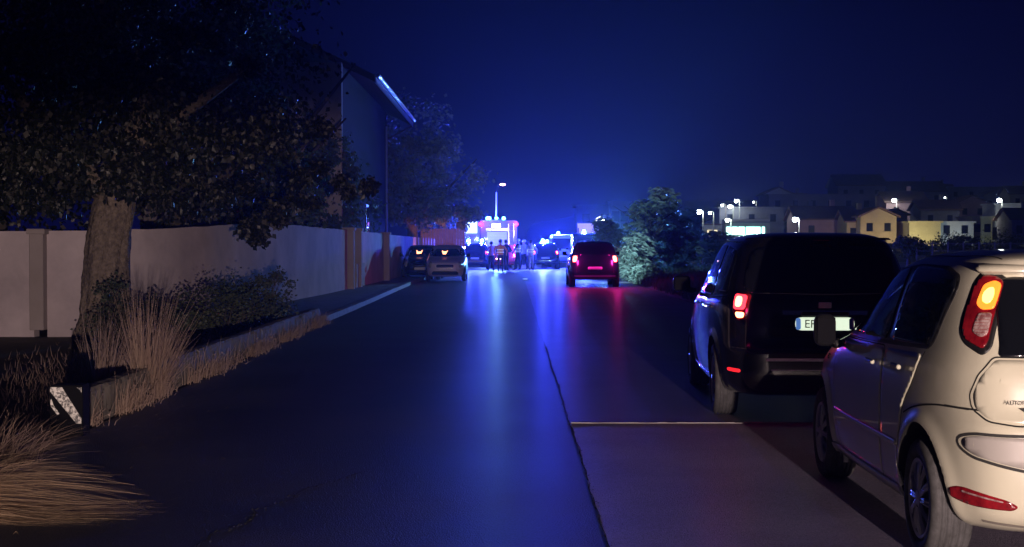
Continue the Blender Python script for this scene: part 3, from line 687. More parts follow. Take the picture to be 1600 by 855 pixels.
def pillar(x, y, h, w=.34, d=.34):
    b = bevelled('pillar', [((0, 0, h / 2), (w, d, h)), ((0, 0, h + .04), (w + .08, d + .08, .10))], M_wall2, W, .012, 1); b.location = (x + 6, y - 30, -.05)
pillar(-8.88, 26.95, 1.80, .26, .36)
# gate recess, then the wall again
wall_run([(-5.30, 49.2, 2.0), (-5.18, 57.5, 1.98)])
b = MB(); b.box((.62, 19.4, .35), (.30, 2.6, 1.1)); b.build('low_wall', M_wall2, W)
wall_run([(-5.12, 58.0, 1.95), (-4.98, 70, 1.92), (-4.9, 92, 1.9)])
pillar(-5.34, 46.8, 2.06); pillar(-5.31, 48.9, 2.06); pillar(-5.12, 57.75, 2.0)
gt = thing('garden_gate', 'dark metal garden gate set in the opening of the pale wall', 'gate', (-5.55, 47.85, .05))
M_gate = mat('dark_iron', (.02, .022, .03), .4, .6)
for zz in (.12, 1.7): b = MB(); b.box((0, 0, zz), (.04, 1.8, .06)); b.build('gate_rail', M_gate, gt)
for i in range(13):
    b = MB(); b.box((0, -.84 + i * .14, .92), (.022, .022, 1.56)); b.build('gate_bar', M_gate, gt)
# orange-lit boarded fence beyond the wall
M_board = mat('fence_board', (.36, .19, .12), .7, noise=(6, (.22, .10, .06), .2))
fe = thing('board_fence', 'wooden board fence glowing orange above the parked cars on the left', 'fence', (-4.95, 78, 0))
for i in range(16):
    b = MB(); b.box((-.8 + i * .145 if False else i * .15, 0, 1.3 + rp_.uniform(-.03, .03)), (.135, .03, 2.2)); b.build('board', M_board, fe)
lamp('amber_glow', 'SPOT', (-4.3, 70.2, 1.1), 500, (1.0, .28, .08), .08, aim((-4.3, 70.2, 1.1), (-3.9, 78, 2.2)), R(70), .8)

# house
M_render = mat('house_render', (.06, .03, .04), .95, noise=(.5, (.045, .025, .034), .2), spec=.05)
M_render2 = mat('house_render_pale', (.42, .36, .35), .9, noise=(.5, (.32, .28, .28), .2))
M_tile = mat('roof_tile', (.16, .08, .055), .8, noise=(3, (.09, .05, .035), .2))
M_gutter = mat('painted_fascia', (.32, .42, .75), .3, .3)
H = thing('roadside_house', 'tall rendered house with a deep tiled eave behind the left-hand garden wall', 'house', (-5.9, 49.5, 0))
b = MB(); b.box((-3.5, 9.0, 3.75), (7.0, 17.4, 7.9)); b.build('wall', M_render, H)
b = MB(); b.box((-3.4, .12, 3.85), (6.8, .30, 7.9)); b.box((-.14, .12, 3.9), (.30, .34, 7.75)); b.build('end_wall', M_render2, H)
b = MB()   # roof: slopes falling towards the road
ex, ez, rxx, rz_ = 1.0, 7.35, -3.5, 9.6
y0, y1 = -.3, 20.6
def slab(p, th, mi=0):
    q = [(a[0], a[1], a[2] - th) for a in p]; b.add(p + q, [(0, 1, 2, 3), (7, 6, 5, 4)] + [(i, i + 4, (i + 1) % 4 + 4, (i + 1) % 4) for i in range(4)], mi)
slab([(ex, 1.6, ez + .12), (ex, y1, ez + .12), (rxx, y1, rz_), (rxx, 1.6, rz_)], .16)
slab([(rxx, 1.6, rz_), (rxx, y1, rz_), (-8, y1, ez + .12), (-8, 1.6, ez + .12)], .16)
rf = b.build('roof', M_tile, H)
b = MB()
for i in range(30):
    y = 1.75 + i * .64
    b.tube([(ex - .02, y, ez + .16), (rxx, y, rz_ + .04)], .07, 6)
b.build('roof_tiles', M_tile, rf)
b = MB(); b.box((ex + .02, (1.6 + y1) / 2, ez + .02), (.05, y1 - 1.6, .20)); b.build('fascia', M_gutter, H)
b = MB(); b.tube([(ex + .11, 1.6, ez + .20), (ex + .11, y1, ez + .20)], .075, 10); b.build('gutter', M_gutter, H)
b = MB(); b.tube([(.03, 17.2, 0), (.03, 17.2, 7.0)], .05, 8); b.build('downpipe', M_gutter, H)
b = MB(); b.tube([(.0, 17.4, 6.4), (.95, 20.3, 7.25)], .045, 6); b.build('eave_strut', M_tile, H)
for (y, z) in ((8.5, 2.4),):
    b = MB(); b.box((.012, y, z), (.05, 1.15, 1.5)); w_ = b.build('window', M_gate, H); b = MB(); b.box((.045, y, z), (.02, .95, 1.3)); b.build('pane', M_glass, w_)

# ------------------------------------------------------------------ foliage helpers
LEAF = {}
def leaf_pts(w, l, g):
    return [(0, 0, 0), (w * .5, l * .45, g * .2), (0, l, 0), (-w * .5, l * .45, g * .2), (0, l * .45, -g * .12)]
def leaf_cloud(name, blobs, n, size, m, parent=None, seed=1, shell=.55, droop=.3, clip=None, aspect=.75, flat=0.0):
    """leaves spread through a set of ellipsoids (cx,cy,cz,rx,ry,rz), denser in clumps"""
    g = random.Random(seed); vs = []; fs = []
    vol = [b[3] * b[4] * b[5] for b in blobs]; tot = sum(vol)
    clumps = []
    for b, v in zip(blobs, vol):
        for k in range(max(6, int(60 * v / tot) + 8)):
            while True:
                d = Vector((g.uniform(-1, 1), g.uniform(-1, 1), g.uniform(-1, 1)))
                if shell < d.length < 1: break
            clumps.append((Vector((b[0] + d.x * b[3], b[1] + d.y * b[4], b[2] + d.z * b[5])), g.uniform(.14, .34) * (b[3] + b[4] + b[5]) / 3, d))
    while len(vs) < n * 4:
        c, r, d0 = g.choice(clumps)
        p = c + Vector((g.gauss(0, r * .55), g.gauss(0, r * .55), g.gauss(0, r * .5)))
        if clip and not clip(p): continue
        s = size * g.uniform(.55, 1.3)
        nrm = (d0 * .6 + Vector((g.uniform(-1, 1), g.uniform(-1, 1), g.uniform(-.3, 1)))).normalized()
        if flat: nrm = (nrm * (1 - flat) + Vector((0, 0, flat))).normalized()
        tdir = Vector((g.uniform(-1, 1), g.uniform(-1, 1), -droop)).normalized(); u = nrm.cross(tdir)
        if u.length < 1e-3: continue
        u.normalize(); t_ = u.cross(nrm).normalized()
        b = len(vs); w = s * aspect * .5
        vs += [tuple(p), tuple(p + u * w + t_ * s * .45), tuple(p + t_ * s), tuple(p - u * w + t_ * s * .45 + nrm * s * .08)]
        fs += [(b, b + 1, b + 2), (b, b + 2, b + 3)]
    me = bpy.data.meshes.new(name); me.from_pydata(vs, [], fs); me.materials.append(m); me.update(); return mesh_ob(name, me, parent)
def trunk_mesh(name, pts, radii, m, parent, n=16, ridges=0, seed=0, branches=None):
    g = random.Random(seed); mb = MB(); P = [Vector(p) for p in pts]; D = []; RR = []
    for i in range(len(P) - 1):
        for k in range(8): t_ = k / 8; D.append(P[i].lerp(P[i + 1], t_)); RR.append(radii[i] + (radii[i + 1] - radii[i]) * t_)
    D.append(P[-1]); RR.append(radii[-1]); vs = []; fs = []
    for i, p in enumerate(D):
        for k in range(n):
            a = 2 * math.pi * k / n; r = RR[i] * (1 + (ridges * math.sin(a * 7 + i * .15) + ridges * .6 * math.sin(a * 13 - i * .3) + g.uniform(-1, 1) * ridges * .8 if ridges else 0))
            vs.append((p.x + math.cos(a) * r, p.y + math.sin(a) * r, p.z))
    for i in range(len(D) - 1):
        for k in range(n): k2 = (k + 1) % n; fs.append((i * n + k, i * n + k2, (i + 1) * n + k2, (i + 1) * n + k))
    mb.add(vs, fs)
    for br in (branches or []): mb.tube(br[0], br[1], 7)
    return mb.build(name, m, parent, smooth=True)
M_bark = mat('ridged_bark', (.27, .215, .17), .95, noise=(14, (.10, .08, .065), .18), bump=(22, 1.0, .04))
M_bark2 = mat('grey_bark', (.10, .085, .07), .95, noise=(9, (.05, .04, .035), .2))
M_ivy = leafmat('ivy_leaves', [(.012, .018, .014), (.022, .030, .022), (.014, .02, .016), (.012, .016, .014), (.016, .02, .016), (.15, .14, .12), (.016, .022, .016), (.012, .018, .014)], .42)  # the one pale stop paints leaf glints among near-black leaves
M_leaf = leafmat('tree_leaves', [(.05, .075, .035), (.09, .12, .05), (.06, .08, .04)], .5)
M_leafpale = leafmat('pale_leaves', [(.09, .10, .07), (.20, .20, .15), (.12, .13, .09)], .5)
M_shrub = leafmat('shrub_leaves', [(.045, .065, .035), (.09, .11, .06), (.07, .075, .05)], .55)

# big ivy-hung tree in front of the wall
T = thing('ivy_tree', 'big tree with ridged leaning trunk and dark ivy-hung crown in front of the wall', 'tree', (-6.85, 24.2, 0))
trunk_mesh('trunk', [(-.08, 0, -.4), (-.02, 0, .3), (0, 0, 1.0), (.05, 0, 1.7), (.16, .05, 2.4), (.5, .2, 3.4), (.9, .4, 4.6)], [.60, .41, .37, .355, .33, .26, .16], M_bark, T, 72, .045, 3,
    branches=[([(.1, 0, 2.3), (-.8, .1, 3.2), (-1.8, .3, 4.4)], [.22, .15, .08]), ([(.2, 0, 2.5), (1.0, .3, 3.6), (2.4, .3, 4.6)], [.2, .13, .06])])
leaf_cloud('crown', [(.3, .2, 4.3, 3.2, 1.6, 1.7), (-2.6, .2, 3.8, 2.0, 1.4, 1.4), (2.1, .6, 3.4, 1.5, 1.1, 1.1), (.2, .1, 2.95, 1.3, .8, .55), (1.05, .9, 2.6, .9, .6, .8), (-1.4, .4, 2.9, 1.0, .7, .7), (.1, -.75, 2.75, 1.0, .35, .5), (-1.0, -.5, 2.6, .8, .4, .5), (.75, -.2, 2.5, .55, .4, .55), (.6, -.9, 3.7, 1.2, .4, .9), (-.5, -.85, 3.0, .8, .35, .6), (-.9, -.9, 3.4, 1.1, .4, .8), (1.7, -.6, 4.4, 1.0, .4, .9), (-3.4, 1.5, 2.5, 1.6, .8, .7), (2.3, 1.6, 2.15, .6, .5, .5), (3.4, 2.6, 2.6, .8, .6, .5), (0, .5, 6.0, 3.6, 1.8, 1.4)], 48000, .105, M_ivy, T, 11, .35, .6)
def simple_tree(name, label, x, y, blobs, n, size, m, h, r, seed, group=None, flat=0, lean=0):
    T = thing(name, label, 'tree', (x, y, 0), 0, group)
    g = random.Random(seed); br = []
    for k in range(6):
        a = g.uniform(0, 6.28); L_ = g.uniform(.25, .5) * h; z0 = h * g.uniform(.35, .6)
        br.append(([(0, 0, z0), (math.cos(a) * L_ * .5, math.sin(a) * L_ * .5, z0 + L_ * .4), (math.cos(a) * L_, math.sin(a) * L_, z0 + L_ * .9)], [r * .5, r * .3, r * .12]))
    trunk_mesh('trunk', [(0, 0, -.4), (.02, 0, h * .3), (lean, .1, h * .8)], [r * 1.3, r, r * .35], M_bark2, T, 10, .03, seed, br)
    leaf_cloud('crown', blobs, n, size, m, T, seed, .3, .4, flat=flat); return T
simple_tree('garden_tree', 'dark dense tree behind the garden wall, left of the ivy trunk', -10.6, 29.5, [(0, 0, 4.2, 3.2, 1.8, 2.8), (-2, 0, 6.5, 3, 2, 2), (1.5, .3, 6.8, 2.4, 1.8, 2.0)], 18000, .13, M_ivy, 5.5, .22, 21)
simple_tree('garden_tree', 'dark broadleaf tree overhanging the middle of the pale garden wall', -7.6, 32.6, [(0, .2, 3.5, 1.8, 1.6, 1.7), (.3, 0, 5.2, 2.1, 1.8, 1.9), (-.6, 0, 6.8, 2.6, 2, 1.9), (.9, 0, 2.75, .8, .8, .7)], 22000, .13, M_ivy, 5.5, .24, 22)
simple_tree('garden_tree', 'dark tree standing against the front of the roadside house', -7.2, 41.5, [(0, 0, 3.6, 1.7, 1.8, 1.7), (.2, 0, 2.7, 1.5, 1.6, 1.0), (-.6, 0, 5.4, 1.3, 2, 2.0), (-1.3, 0, 8.6, 2.5, 2, 2.2)], 20000, .14, M_leaf, 6.5, .24, 23)
simple_tree('garden_tree', 'bushy dark tree low in front of the house side wall', -6.6, 51.5, [(0, 0, 2.9, 1.0, 3.0, 1.3), (0, 3.0, 3.6, .7, 2.4, 1.4), (-.1, 9, 2.9, .8, 3.4, 1.0), (.2, -2, 4.4, .9, 2.0, 1.6), (.35, -3.6, 3.0, .8, .9, 1.6), (-.3, -4, 4.6, .8, .9, 1.2)], 15000, .17, M_leaf, 3.2, .12, 24)
simple_tree('pale_leafed_tree', 'large pale-leafed tree rising between the house and the emergency lights', -5.2, 74, [(0, 0, 6.9, 2.2, 2.4, 2.2), (1.4, .2, 4.9, 2.0, 2.2, 2.0), (-.9, -.3, 5.0, 1.8, 2.2, 2.3), (.8, -.6, 3.2, 2.1, 1.8, 1.1), (2.1, 0, 3.5, 1.5, 1.5, 1.0)], 12500, .22, M_leafpale, 7, .28, 25)
simple_tree('pale_leafed_tree', 'smaller pale tree beside the parked ambulance', -4.7, 93, [(0, 0, 3.3, 1.3, 1.3, 1.1), (-.9, 0, 4.4, 1.3, 1.3, 1.2), (1.0, 0, 2.5, .8, .8, .6)], 2600, .22, M_leafpale, 3.6, .16, 26)

# shrubs by the foot of the wall
def shrub(label, x, y, blobs, n, size, seed, m=M_shrub, z=-.1):
    S_ = thing('shrub', label, 'shrub', (x, y, z)); g = random.Random(seed); b = MB()
    for k in range(26):
        a = g.uniform(0, 6.28); bl = g.choice(blobs); e = Vector((bl[0] + math.cos(a) * bl[3] * g.random(), bl[1] + math.sin(a) * bl[4] * g.random(), bl[2] + bl[5] * g.uniform(0, .9)))
        b.tube([(bl[0] * .6 + g.uniform(-.1, .1), bl[1] * .6, 0), e * .6 + Vector((0, 0, .1)), e], [.012, .008, .003], 4, caps=False)
    b.build('stems', M_bark2, S_); leaf_cloud('leaves', blobs, n, size, m, S_, seed, .2, .1); return S_
shrub('wide leafy shrub at the foot of the pale wall, behind the parapet', -5.0, 24.5, [(0, 0, .45, .8, 1.1, .5), (.45, .9, .4, .6, .9, .4), (-.6, -.6, .4, .7, .9, .4)], 6500, .055, 31)
shrub('taller rounded shrub nearest the far end of the parapet', -4.75, 27.3, [(0, 0, .45, .55, .8, .55), (.1, .5, .85, .35, .5, .35), (-.5, 0, .55, .5, .8, .5)], 5200, .055, 32)
shrub('sparse grey-green weed bush against the wall right of the ivy trunk', -5.9, 22.2, [(0, 0, .4, .7, .7, .45), (-.4, .3, .8, .3, .4, .4), (.5, 0, .6, .4, .4, .3)], 2600, .05, 33)
# dry grass
M_grass = leafmat('dry_grass', [(.36, .24, .14), (.62, .46, .28), (.46, .31, .20), (.28, .19, .12)], .65)
M_grassred = leafmat('dry_reddish_grass', [(.20, .13, .10), (.36, .26, .19), (.27, .18, .14)], .65)
def grass(name, label, x, y, n, h, spread, lean, seed, m, z=0.0, w=.004, curl=.5, root=.1, kind=None, fan=1.0, heads=.03):
    g = random.Random(seed); vs = []; fs = []
    for i in range(n):
        a = g.uniform(0, 6.283); r0 = root * math.sqrt(g.random()); p = Vector((math.cos(a) * r0, math.sin(a) * r0 * fan, 0))
        out = Vector((math.cos(a) * spread * g.uniform(.2, 1) + lean[0] * g.uniform(.6, 1.25), math.sin(a) * spread * g.uniform(.2, 1) + lean[1] * g.uniform(.6, 1.2), 0))
        H_ = h * g.uniform(.30, 1.05) * (1 - .15 * out.length); sg = 6; side = Vector((g.uniform(-1, 1), g.uniform(-.4, .4), g.uniform(-.2, .2))).normalized()
        kk = g.uniform(-.05, .05); b = len(vs); ph = g.uniform(0, 6)
        for s in range(sg + 1):
            t_ = s / sg; c = p + out * (t_ ** (1 + curl)) + Vector((kk * math.sin(t_ * 3 + ph), kk * .5, H_ * (t_ - curl * .55 * t_ * t_ * out.length / max(.2, h)) ))
            ww = w * (1 - t_ * .8) * g.uniform(.8, 1.2)
            if c.z < .006: c.z = .006 + g.random() * .01
            vs += [tuple(c - side * ww), tuple(c + side * ww)]
            if s: q = b + 2 * s; fs.append((q - 2, q - 1, q + 1, q))
        if g.random() < heads:   # seed head
            tip = Vector(vs[-1]); b2 = len(vs)
            for k in range(3):
                q = tip + Vector((g.uniform(-.012, .012), g.uniform(-.01, .01), -k * .02)); d = Vector((g.uniform(-.01, .01), 0, .018)); vs += [tuple(q), tuple(q + d + Vector((.003, 0, 0))), tuple(q + d * 1.6 - Vector((.002, 0, 0)))]; fs.append((len(vs) - 3, len(vs) - 2, len(vs) - 1))
    me = bpy.data.meshes.new(name); me.from_pydata(vs, [], fs); me.materials.append(m); me.update(); o = mesh_ob(name, me, None, (x, y, z))
    if label: tag(o, label, 'grass clump')
    if kind: o['kind'] = kind
    return o
grass('grass_clump', 'big straw-coloured grass clump swept flat over the road edge, bottom left', -3.42, 8.75, 900, .50, .25, (.62, -.10), 41, M_grass, .0, .0026, .9, .26, fan=1.6, heads=0)
grass('grass_clump', 'second straw clump under the flattened one, at the left edge of the frame', -3.25, 8.25, 600, .26, .22, (.75, .05), 42, M_grass, .0, .0024, .9, .22, fan=1.5, heads=0)
grass('grass_clump', 'low ragged straw tuft between the striped block and the flattened clump', -3.6, 10.1, 380, .42, .35, (.15, 0), 43, M_grassred, .0, .003, .7, .25)
grass('grass_clump', 'tall upright reddish grass clump standing on the parapet line', -3.72, 14.7, 330, 1.12, .34, (.10, 0), 44, M_grassred, .0, .0045, .35, .16)
grass('grass_clump', 'tall thin grass clump leaning right, behind the parapet and left of the taller one', -4.35, 15.6, 240, 1.0, .34, (.25, 0), 45, M_grassred, -.1, .0045, .35, .2)
grass('grass_clump', 'wispy grass at the foot of the ivy trunk', -4.95, 17.5, 200, .8, .3, (.1, 0), 46, M_grassred, -.15, .0045, .35, .3)
g_ = random.Random(9)
mbv = []
# low dry weeds along the foot of the parapet: nobody could count them
vs = []; fs = []
for i in range(4200):
    y = 12.2 + 16.2 * g_.random() ** 1.15; x = parapet_x(y) + .02 + abs(g_.gauss(0, .07)); h = abs(g_.gauss(.03, .10)) * (1.4 if y < 17 else 1) + .015; w = .0018 + y * .00012
    if math.sin(y * 1.9) + math.sin(y * 4.7 + 1) * .6 < g_.uniform(-1.2, 1.3): continue
    dx = g_.gauss(.03, .05); dy = g_.gauss(0, .03); b = len(vs); s = Vector((1, g_.uniform(-.5, .5), 0)).normalized() * w
    for t_ in (0, .5, 1): c = Vector((x + dx * t_ * t_, y + dy * t_, h * t_)); k = s * (1 - t_ * .7); vs += [tuple(c - k), tuple(c + k)]
    fs += [(b, b + 1, b + 3, b + 2), (b + 2, b + 3, b + 5, b + 4)]
    if g_.random() < .4:
        c = Vector((x + dx, y, h)); q = len(vs); r_ = .012; vs += [tuple(c + Vector((g_.uniform(-1, 1), g_.uniform(-1, 1), g_.uniform(-1, 1))) * r_ * 1.4) for _ in range(3)]; fs.append((q, q + 1, q + 2))
me = bpy.data.meshes.new('dry_weeds'); me.from_pydata(vs, [], fs); me.materials.append(M_grassred); me.update(); o = mesh_ob('dry_weeds', me); o['kind'] = 'stuff'
# ground cover in the ditch behind the parapet
vs = []; fs = []
for i in range(9000):
    y = 9 + 22 * g_.random(); x = -4.0 - abs(g_.gauss(0, 1.3)); h = g_.uniform(.03, .2); b = len(vs); z = -.2; p = Vector((x, y, z)); d = Vector((g_.uniform(-.08, .08), g_.uniform(-.05, .05), h)); s = Vector((.004, .002, 0)) * (1 + y * .04)
    vs += [tuple(p - s), tuple(p + s), tuple(p + d)]; fs.append((b, b + 1, b + 2))
me = bpy.data.meshes.new('verge_grass'); me.from_pydata(vs, [], fs); me.materials.append(M_grassred); me.update(); o = mesh_ob('verge_grass', me); o['kind'] = 'stuff'
# ------------------------------------------------------------------ generic cars in the distance
S_small = dict(len=4.0, w=.86, axles=(.70, 3.2), wr=.31, ar=.36, tw=.19, rim=.2, spokes=6, nx=10, ny=24, sub=3, flare=.012, ftaper=.07, rtaper=.05, rings=[(a[0], a[1], a[2], a[3] * 1.02, min(a[4], 6.5), a[5]) for a in S_hatch['rings']])
S_suv = dict(len=4.4, w=.92, axles=(.82, 3.5), wr=.35, ar=.41, tw=.23, rim=.22, spokes=6, nx=10, ny=24, sub=3, flare=.02, ftaper=.07, rtaper=.04,
    rings=[(.26, .6, 3.8, .6, 4, 4), (.28, .2, 4.15, .80, 6, 4.5), (.34, .05, 4.3, .87, 7, 5), (.5, 0, 4.38, .905, 8, 5), (.72, .02, 4.4, .915, 8, 5), (.88, .05, 4.33, .91, 8, 5), (1.0, .07, 4.05, .90, 8, 4.5), (1.07, .09, 3.5, .875, 8, 4), (1.15, .12, 3.15, .84, 8, 4),
           (1.32, .24, 2.85, .78, 7, 4.5), (1.50, .36, 2.55, .71, 7, 4.5), (1.58, .40, 2.42, .66, 6, 4.5), (1.63, .5, 2.25, .55, 5, 4), (1.66, .7, 2.0, .36, 4, 4), (1.67, 1.2, 1.7, .06, 3, 3)])
S_van = dict(len=5.2, w=1.0, axles=(.95, 4.2), wr=.34, ar=.40, tw=.22, rim=.2, spokes=6, nx=10, ny=24, sub=3, flare=.0, ftaper=.09, rtaper=.02,
    rings=[(.30, .4, 4.6, .7, 5, 4), (.32, .1, 4.95, .92, 8, 5), (.42, .02, 5.12, .97, 10, 5), (.7, 0, 5.2, .99, 12, 5), (.95, .01, 5.1, 1.0, 12, 5), (1.1, .02, 4.8, .99, 12, 5), (1.25, .03, 4.55, .97, 12, 5), (1.6, .05, 4.3, .94, 12, 5), (1.95, .07, 4.0, .90, 12, 5),
           (2.1, .09, 3.8, .86, 10, 5), (2.18, .12, 3.65, .78, 8, 5), (2.22, .3, 3.4, .6, 5, 4), (2.23, .9, 2.6, .1, 3, 3)])
def far_car(name, label, cat, loc, rz, S, paint, kind, group=None, face='back', lit=True, plate=True, lights=None, lens=None, glow=None):
    c = Car(name, label, cat, loc, rz, S, paint, group)
    z = {'small': (1.04, 1.38, .52, .80, .70, .95, .56), 'suv': (1.16, 1.50, .6, .85, .92, 1.14, .64), 'van': (1.25, 1.95, .8, .75, .95, 1.35, .70)}[kind]
    w0, w1, xr, xt, zl0, zl1, zp = z; W = S['w']; Ln = S['len']
    for fr, sx in (('L', -1), ('R', 1)):
        fd = 'D' if sx < 0 else 'E'; ff = 'G' if sx < 0 else 'H'
        if kind != 'van':
            c.patch('window', fr, [(.75, w0 + .03), (.62, w1 - .03), (1.55, w1 + .02), (1.55, w0 + .01)], M_glass, .006, .09)
        c.patch('window', fr, [(Ln * .42, w0 + .01), (Ln * .42, w1 + .02), (Ln * .53, w1 - .02), (Ln * .70, w0 + .02)] if kind != 'van' else [(3.2, 1.3), (3.2, 1.9), (3.75, 1.85), (4.2, 1.3)], M_glass, .006, .09)
        c.line('door_gap', fr, [(Ln * .40, .4), (Ln * .40, w0)], .02, M_gap, .003)
        mirror_mesh(c.root, sx * (W + .08), Ln * .64, w0 + .05, M_black, sx, (.17, .11, .14))
        m1 = E_red if lit else M_red_off
        h = (zl1 - zl0) / 2
        tl = c.patch('tail_light', fd, [(-.07, zl1), (.12, zl1), (.12, zl0), (-.07, zl0)], lens or m1, .008, .05)
        if lit: c.patch('bulb', fd, [(-.01, zl1 - .03), (.08, zl1 - .03), (.08, zl0 + .05), (-.01, zl0 + .05)], E_redhot, .014, .04, tl)
        c.patch('headlight', ff, [(-.10, zl0 - .10), (-.08, zl1 - .12), (.16, zl1 - .16), (.14, zl0 - .14)], M_headlens, .008, .05)
    c.patch('rear_window', 'B', [(-xr - .02, w0), (-xr + .06, w1), (xr - .06, w1), (xr + .02, w0)], M_glass, .006, .09)
    c.line('tailgate_gap', 'B', [(-W * .72, zp - .12), (-W * .74, zl0), (-W * .66, w0 - .02)], .015, M_gap, .003); c.line('tailgate_gap', 'B', [(W * .72, zp - .12), (W * .74, zl0), (W * .66, w0 - .02)], .015, M_gap, .003)
    c.line('bumper_trim', 'B', [(-W * .8, .42), (W * .8, .42)], .06, M_chrome if kind == 'suv' else M_black, .008)
    c.patch('number_plate', 'B', [(-.26, zp), (-.26, zp + .11), (.26, zp + .11), (.26, zp)], M_plate, .010, .09)
    # front
    if kind == 'van':
        c.patch('windscreen', 'F', [(-.85, 1.28), (-.78, 1.92), (.78, 1.92), (.85, 1.28)], M_glass, .006, .09)
    else:
        c.patch('windscreen', 'F', [(-xr - .12, w0 + .0), (-xr + .04, w1 - .02), (xr - .04, w1 - .02), (xr + .12, w0 + .0)], M_glass, .008, .09)
    c.patch('grille', 'F', [(-.36, zp + .02), (-.36, zp + .14), (.36, zp + .14), (.36, zp + .02)], M_black, .006, .08)
    c.patch('air_intake', 'F', [(-.58, .28), (-.52, .43), (.52, .43), (.58, .28)], M_black, .006, .08)
    c.patch('number_plate', 'F', [(-.26, .44), (-.26, .55), (.26, .55), (.26, .44)], M_plate, .012, .09)
    return c
P_grey = mat('silver_paint', (.70, .70, .78), .35, .1, coat=.6); P_dk = mat('dark_blue_paint', (.014, .018, .04), .2, coat=1.0)
P_dred = mat('maroon_paint', (.010, .008, .020), .25, coat=.5); P_redf = mat('fire_red_paint', (.42, .02, .015), .3, coat=.8); P_wh2 = mat('pale_paint', (.6, .6, .6), .35, coat=.5)

# dark car with both tail lights on, in the right lane
E_tail2 = emis('tail_lamp_bright', (1, .05, .04), 30, (.4, .01, .01))
rc = far_car('maroon_off_roader', 'dark off-roader with two bright red tail lights in the right lane', 'car', (2.93, 51.5, 0), 0, S_suv, P_dred, 'suv', lens=E_tail2)
for sx in (-1, 1): lamp('tail_glow', 'POINT', (sx * .80, -.22, 1.02), 45, (1, .02, .42), .05, parent=rc.root)
for sx in (-1, 1): lamp('headlight_beam', 'SPOT', (sx * .62, 4.5, .80), 1500, (.42, .72, 1.0), .08, aim((0, 0, .8), (1.6, 9, 1.4)), R(85), .6, parent=rc.root)
w = MB(); w.box((0, .55, 1.70), (.9, 1.4, .04)); 
# cars parked facing us on the left
gc = far_car('silver_hatchback', 'silver hatchback parked on the left facing the camera', 'car', (-2.85, 64, 0), R(180), S_small, P_grey, 'small', lit=False)
E_refl = emis('painted_reflection', (1.0, .30, .14), 5, (.6, .3, .2))  # glow painted on the parked cars' windscreens as reflected red lights
ws_refl = gc.patch('windscreen_reflection', 'F', [(.02, 1.12), (-.06, 1.28), (.02, 1.24), (.12, 1.24), (.20, 1.28), (.14, 1.12)], E_refl, .012, .05, rad=0)
bc = far_car('dark_parked_car', 'dark car parked half hidden behind the silver hatchback', 'car', (-4.05, 66.5, 0), R(180), S_small, P_dk, 'small', lit=False)
ws_refl = bc.patch('windscreen_reflection', 'F', [(.02, 1.14), (-.02, 1.30), (.06, 1.22), (.18, 1.22), (.26, 1.30), (.22, 1.12)], E_refl, .012, .05, rad=0)
bc.patch('side_lamp', 'G', [(-.04, .72), (-.04, .82), (.06, .82), (.06, .72)], E_warm, .016, .04)

POW = 1.5
def beacon(parent, loc, power=900, bar=None, hot=True):
    """blue flashing lamp: dark foot, lit lens"""
    b = MB(); b.lathe([(0, .11), (.04, .11), (.045, .09)], 16, 'Z'); f = b.build('beacon_base', M_black, parent, loc)
    b = MB(); b.lathe([(.04, .105), (.14, .105), (.20, .075), (.23, .001)], 16, 'Z'); b.build('beacon_lens', E_bluehot if hot else E_blue, f)
    if power: lamp('beacon_light', 'POINT', (0, -.20, .28), power * POW, (.035, .055, 1.0), .12, parent=f)
    return f
GB = 'emergency vehicles at the scene'
# police SUV left of centre
pc = far_car('police_off_roader', 'dark blue police off-roader with two blue roof beacons beside the silver hatchback', 'police car', (-2.35, 88, 0), 0, S_suv, P_dk, 'suv', GB)
beacon(pc.root, (-.42, .9, 1.66), 2300); beacon(pc.root, (.42, .9, 1.66), 2300)
pc.patch('warning_lamp', 'D', [(-.12, 1.2), (-.12, 1.42), (.02, 1.42), (.02, 1.2)], E_warm, .01, .05)
# red fire service car
fc = far_car('red_fire_car', 'red fire service car behind the group of people', 'car', (-.60, 91.5, 0), 0, S_small, P_redf, 'small', GB)
pl = fc.patch('light_strip', 'B', [(-.5, .60), (-.5, .66), (.3, .66), (.3, .60)], E_warm, .014, .08)
# police car right of centre
p2 = far_car('police_car', 'dark police car with blue roof beacons and a lit tail light right of centre', 'police car', (2.02, 90, 0), 0, S_suv, P_dk, 'suv', GB)
beacon(p2.root, (-.15, .9, 1.67), 7500); beacon(p2.root, (.12, 1.2, 1.62), 0); beacon(p2.root, (-.25, .65, 1.50), 0)
# van beside it
vn = far_car('rescue_van', 'pale rescue van with a roof beacon partly hidden by the dark off-roader', 'van', (3.35, 97, 0), 0, S_van, mat('pale_blue_paint', (.35, .42, .5), .4), 'van', GB, lit=False)
beacon(vn.root, (-.3, .6, 2.20), 5000); beacon(vn.root, (-.75, .2, 1.95), 0)
v2 = far_car('second_rescue_van', 'dark van with a blue beacon behind the red-lit off-roader', 'van', (4.35, 84, 0), 0, S_van, P_dk, 'van', GB, lit=False)
beacon(v2.root, (-.2, .5, 2.18), 4500)

al_ = bevelled('added_tree_light', [((0, 0, 0), (.22, .14, .16))], M_black, v2.root, .02, 1); al_.location = (1.0, .5, 1.95)  # lamp and housing added on the van to brighten the right-hand trees
lamp('added_tree_beam', 'SPOT', (.25, -.25, .1), 15000, (.16, .50, 1.0), .1, aim((5.5, 84, 2), (6.2, 62, 1.4)), R(70), .8, parent=al_)
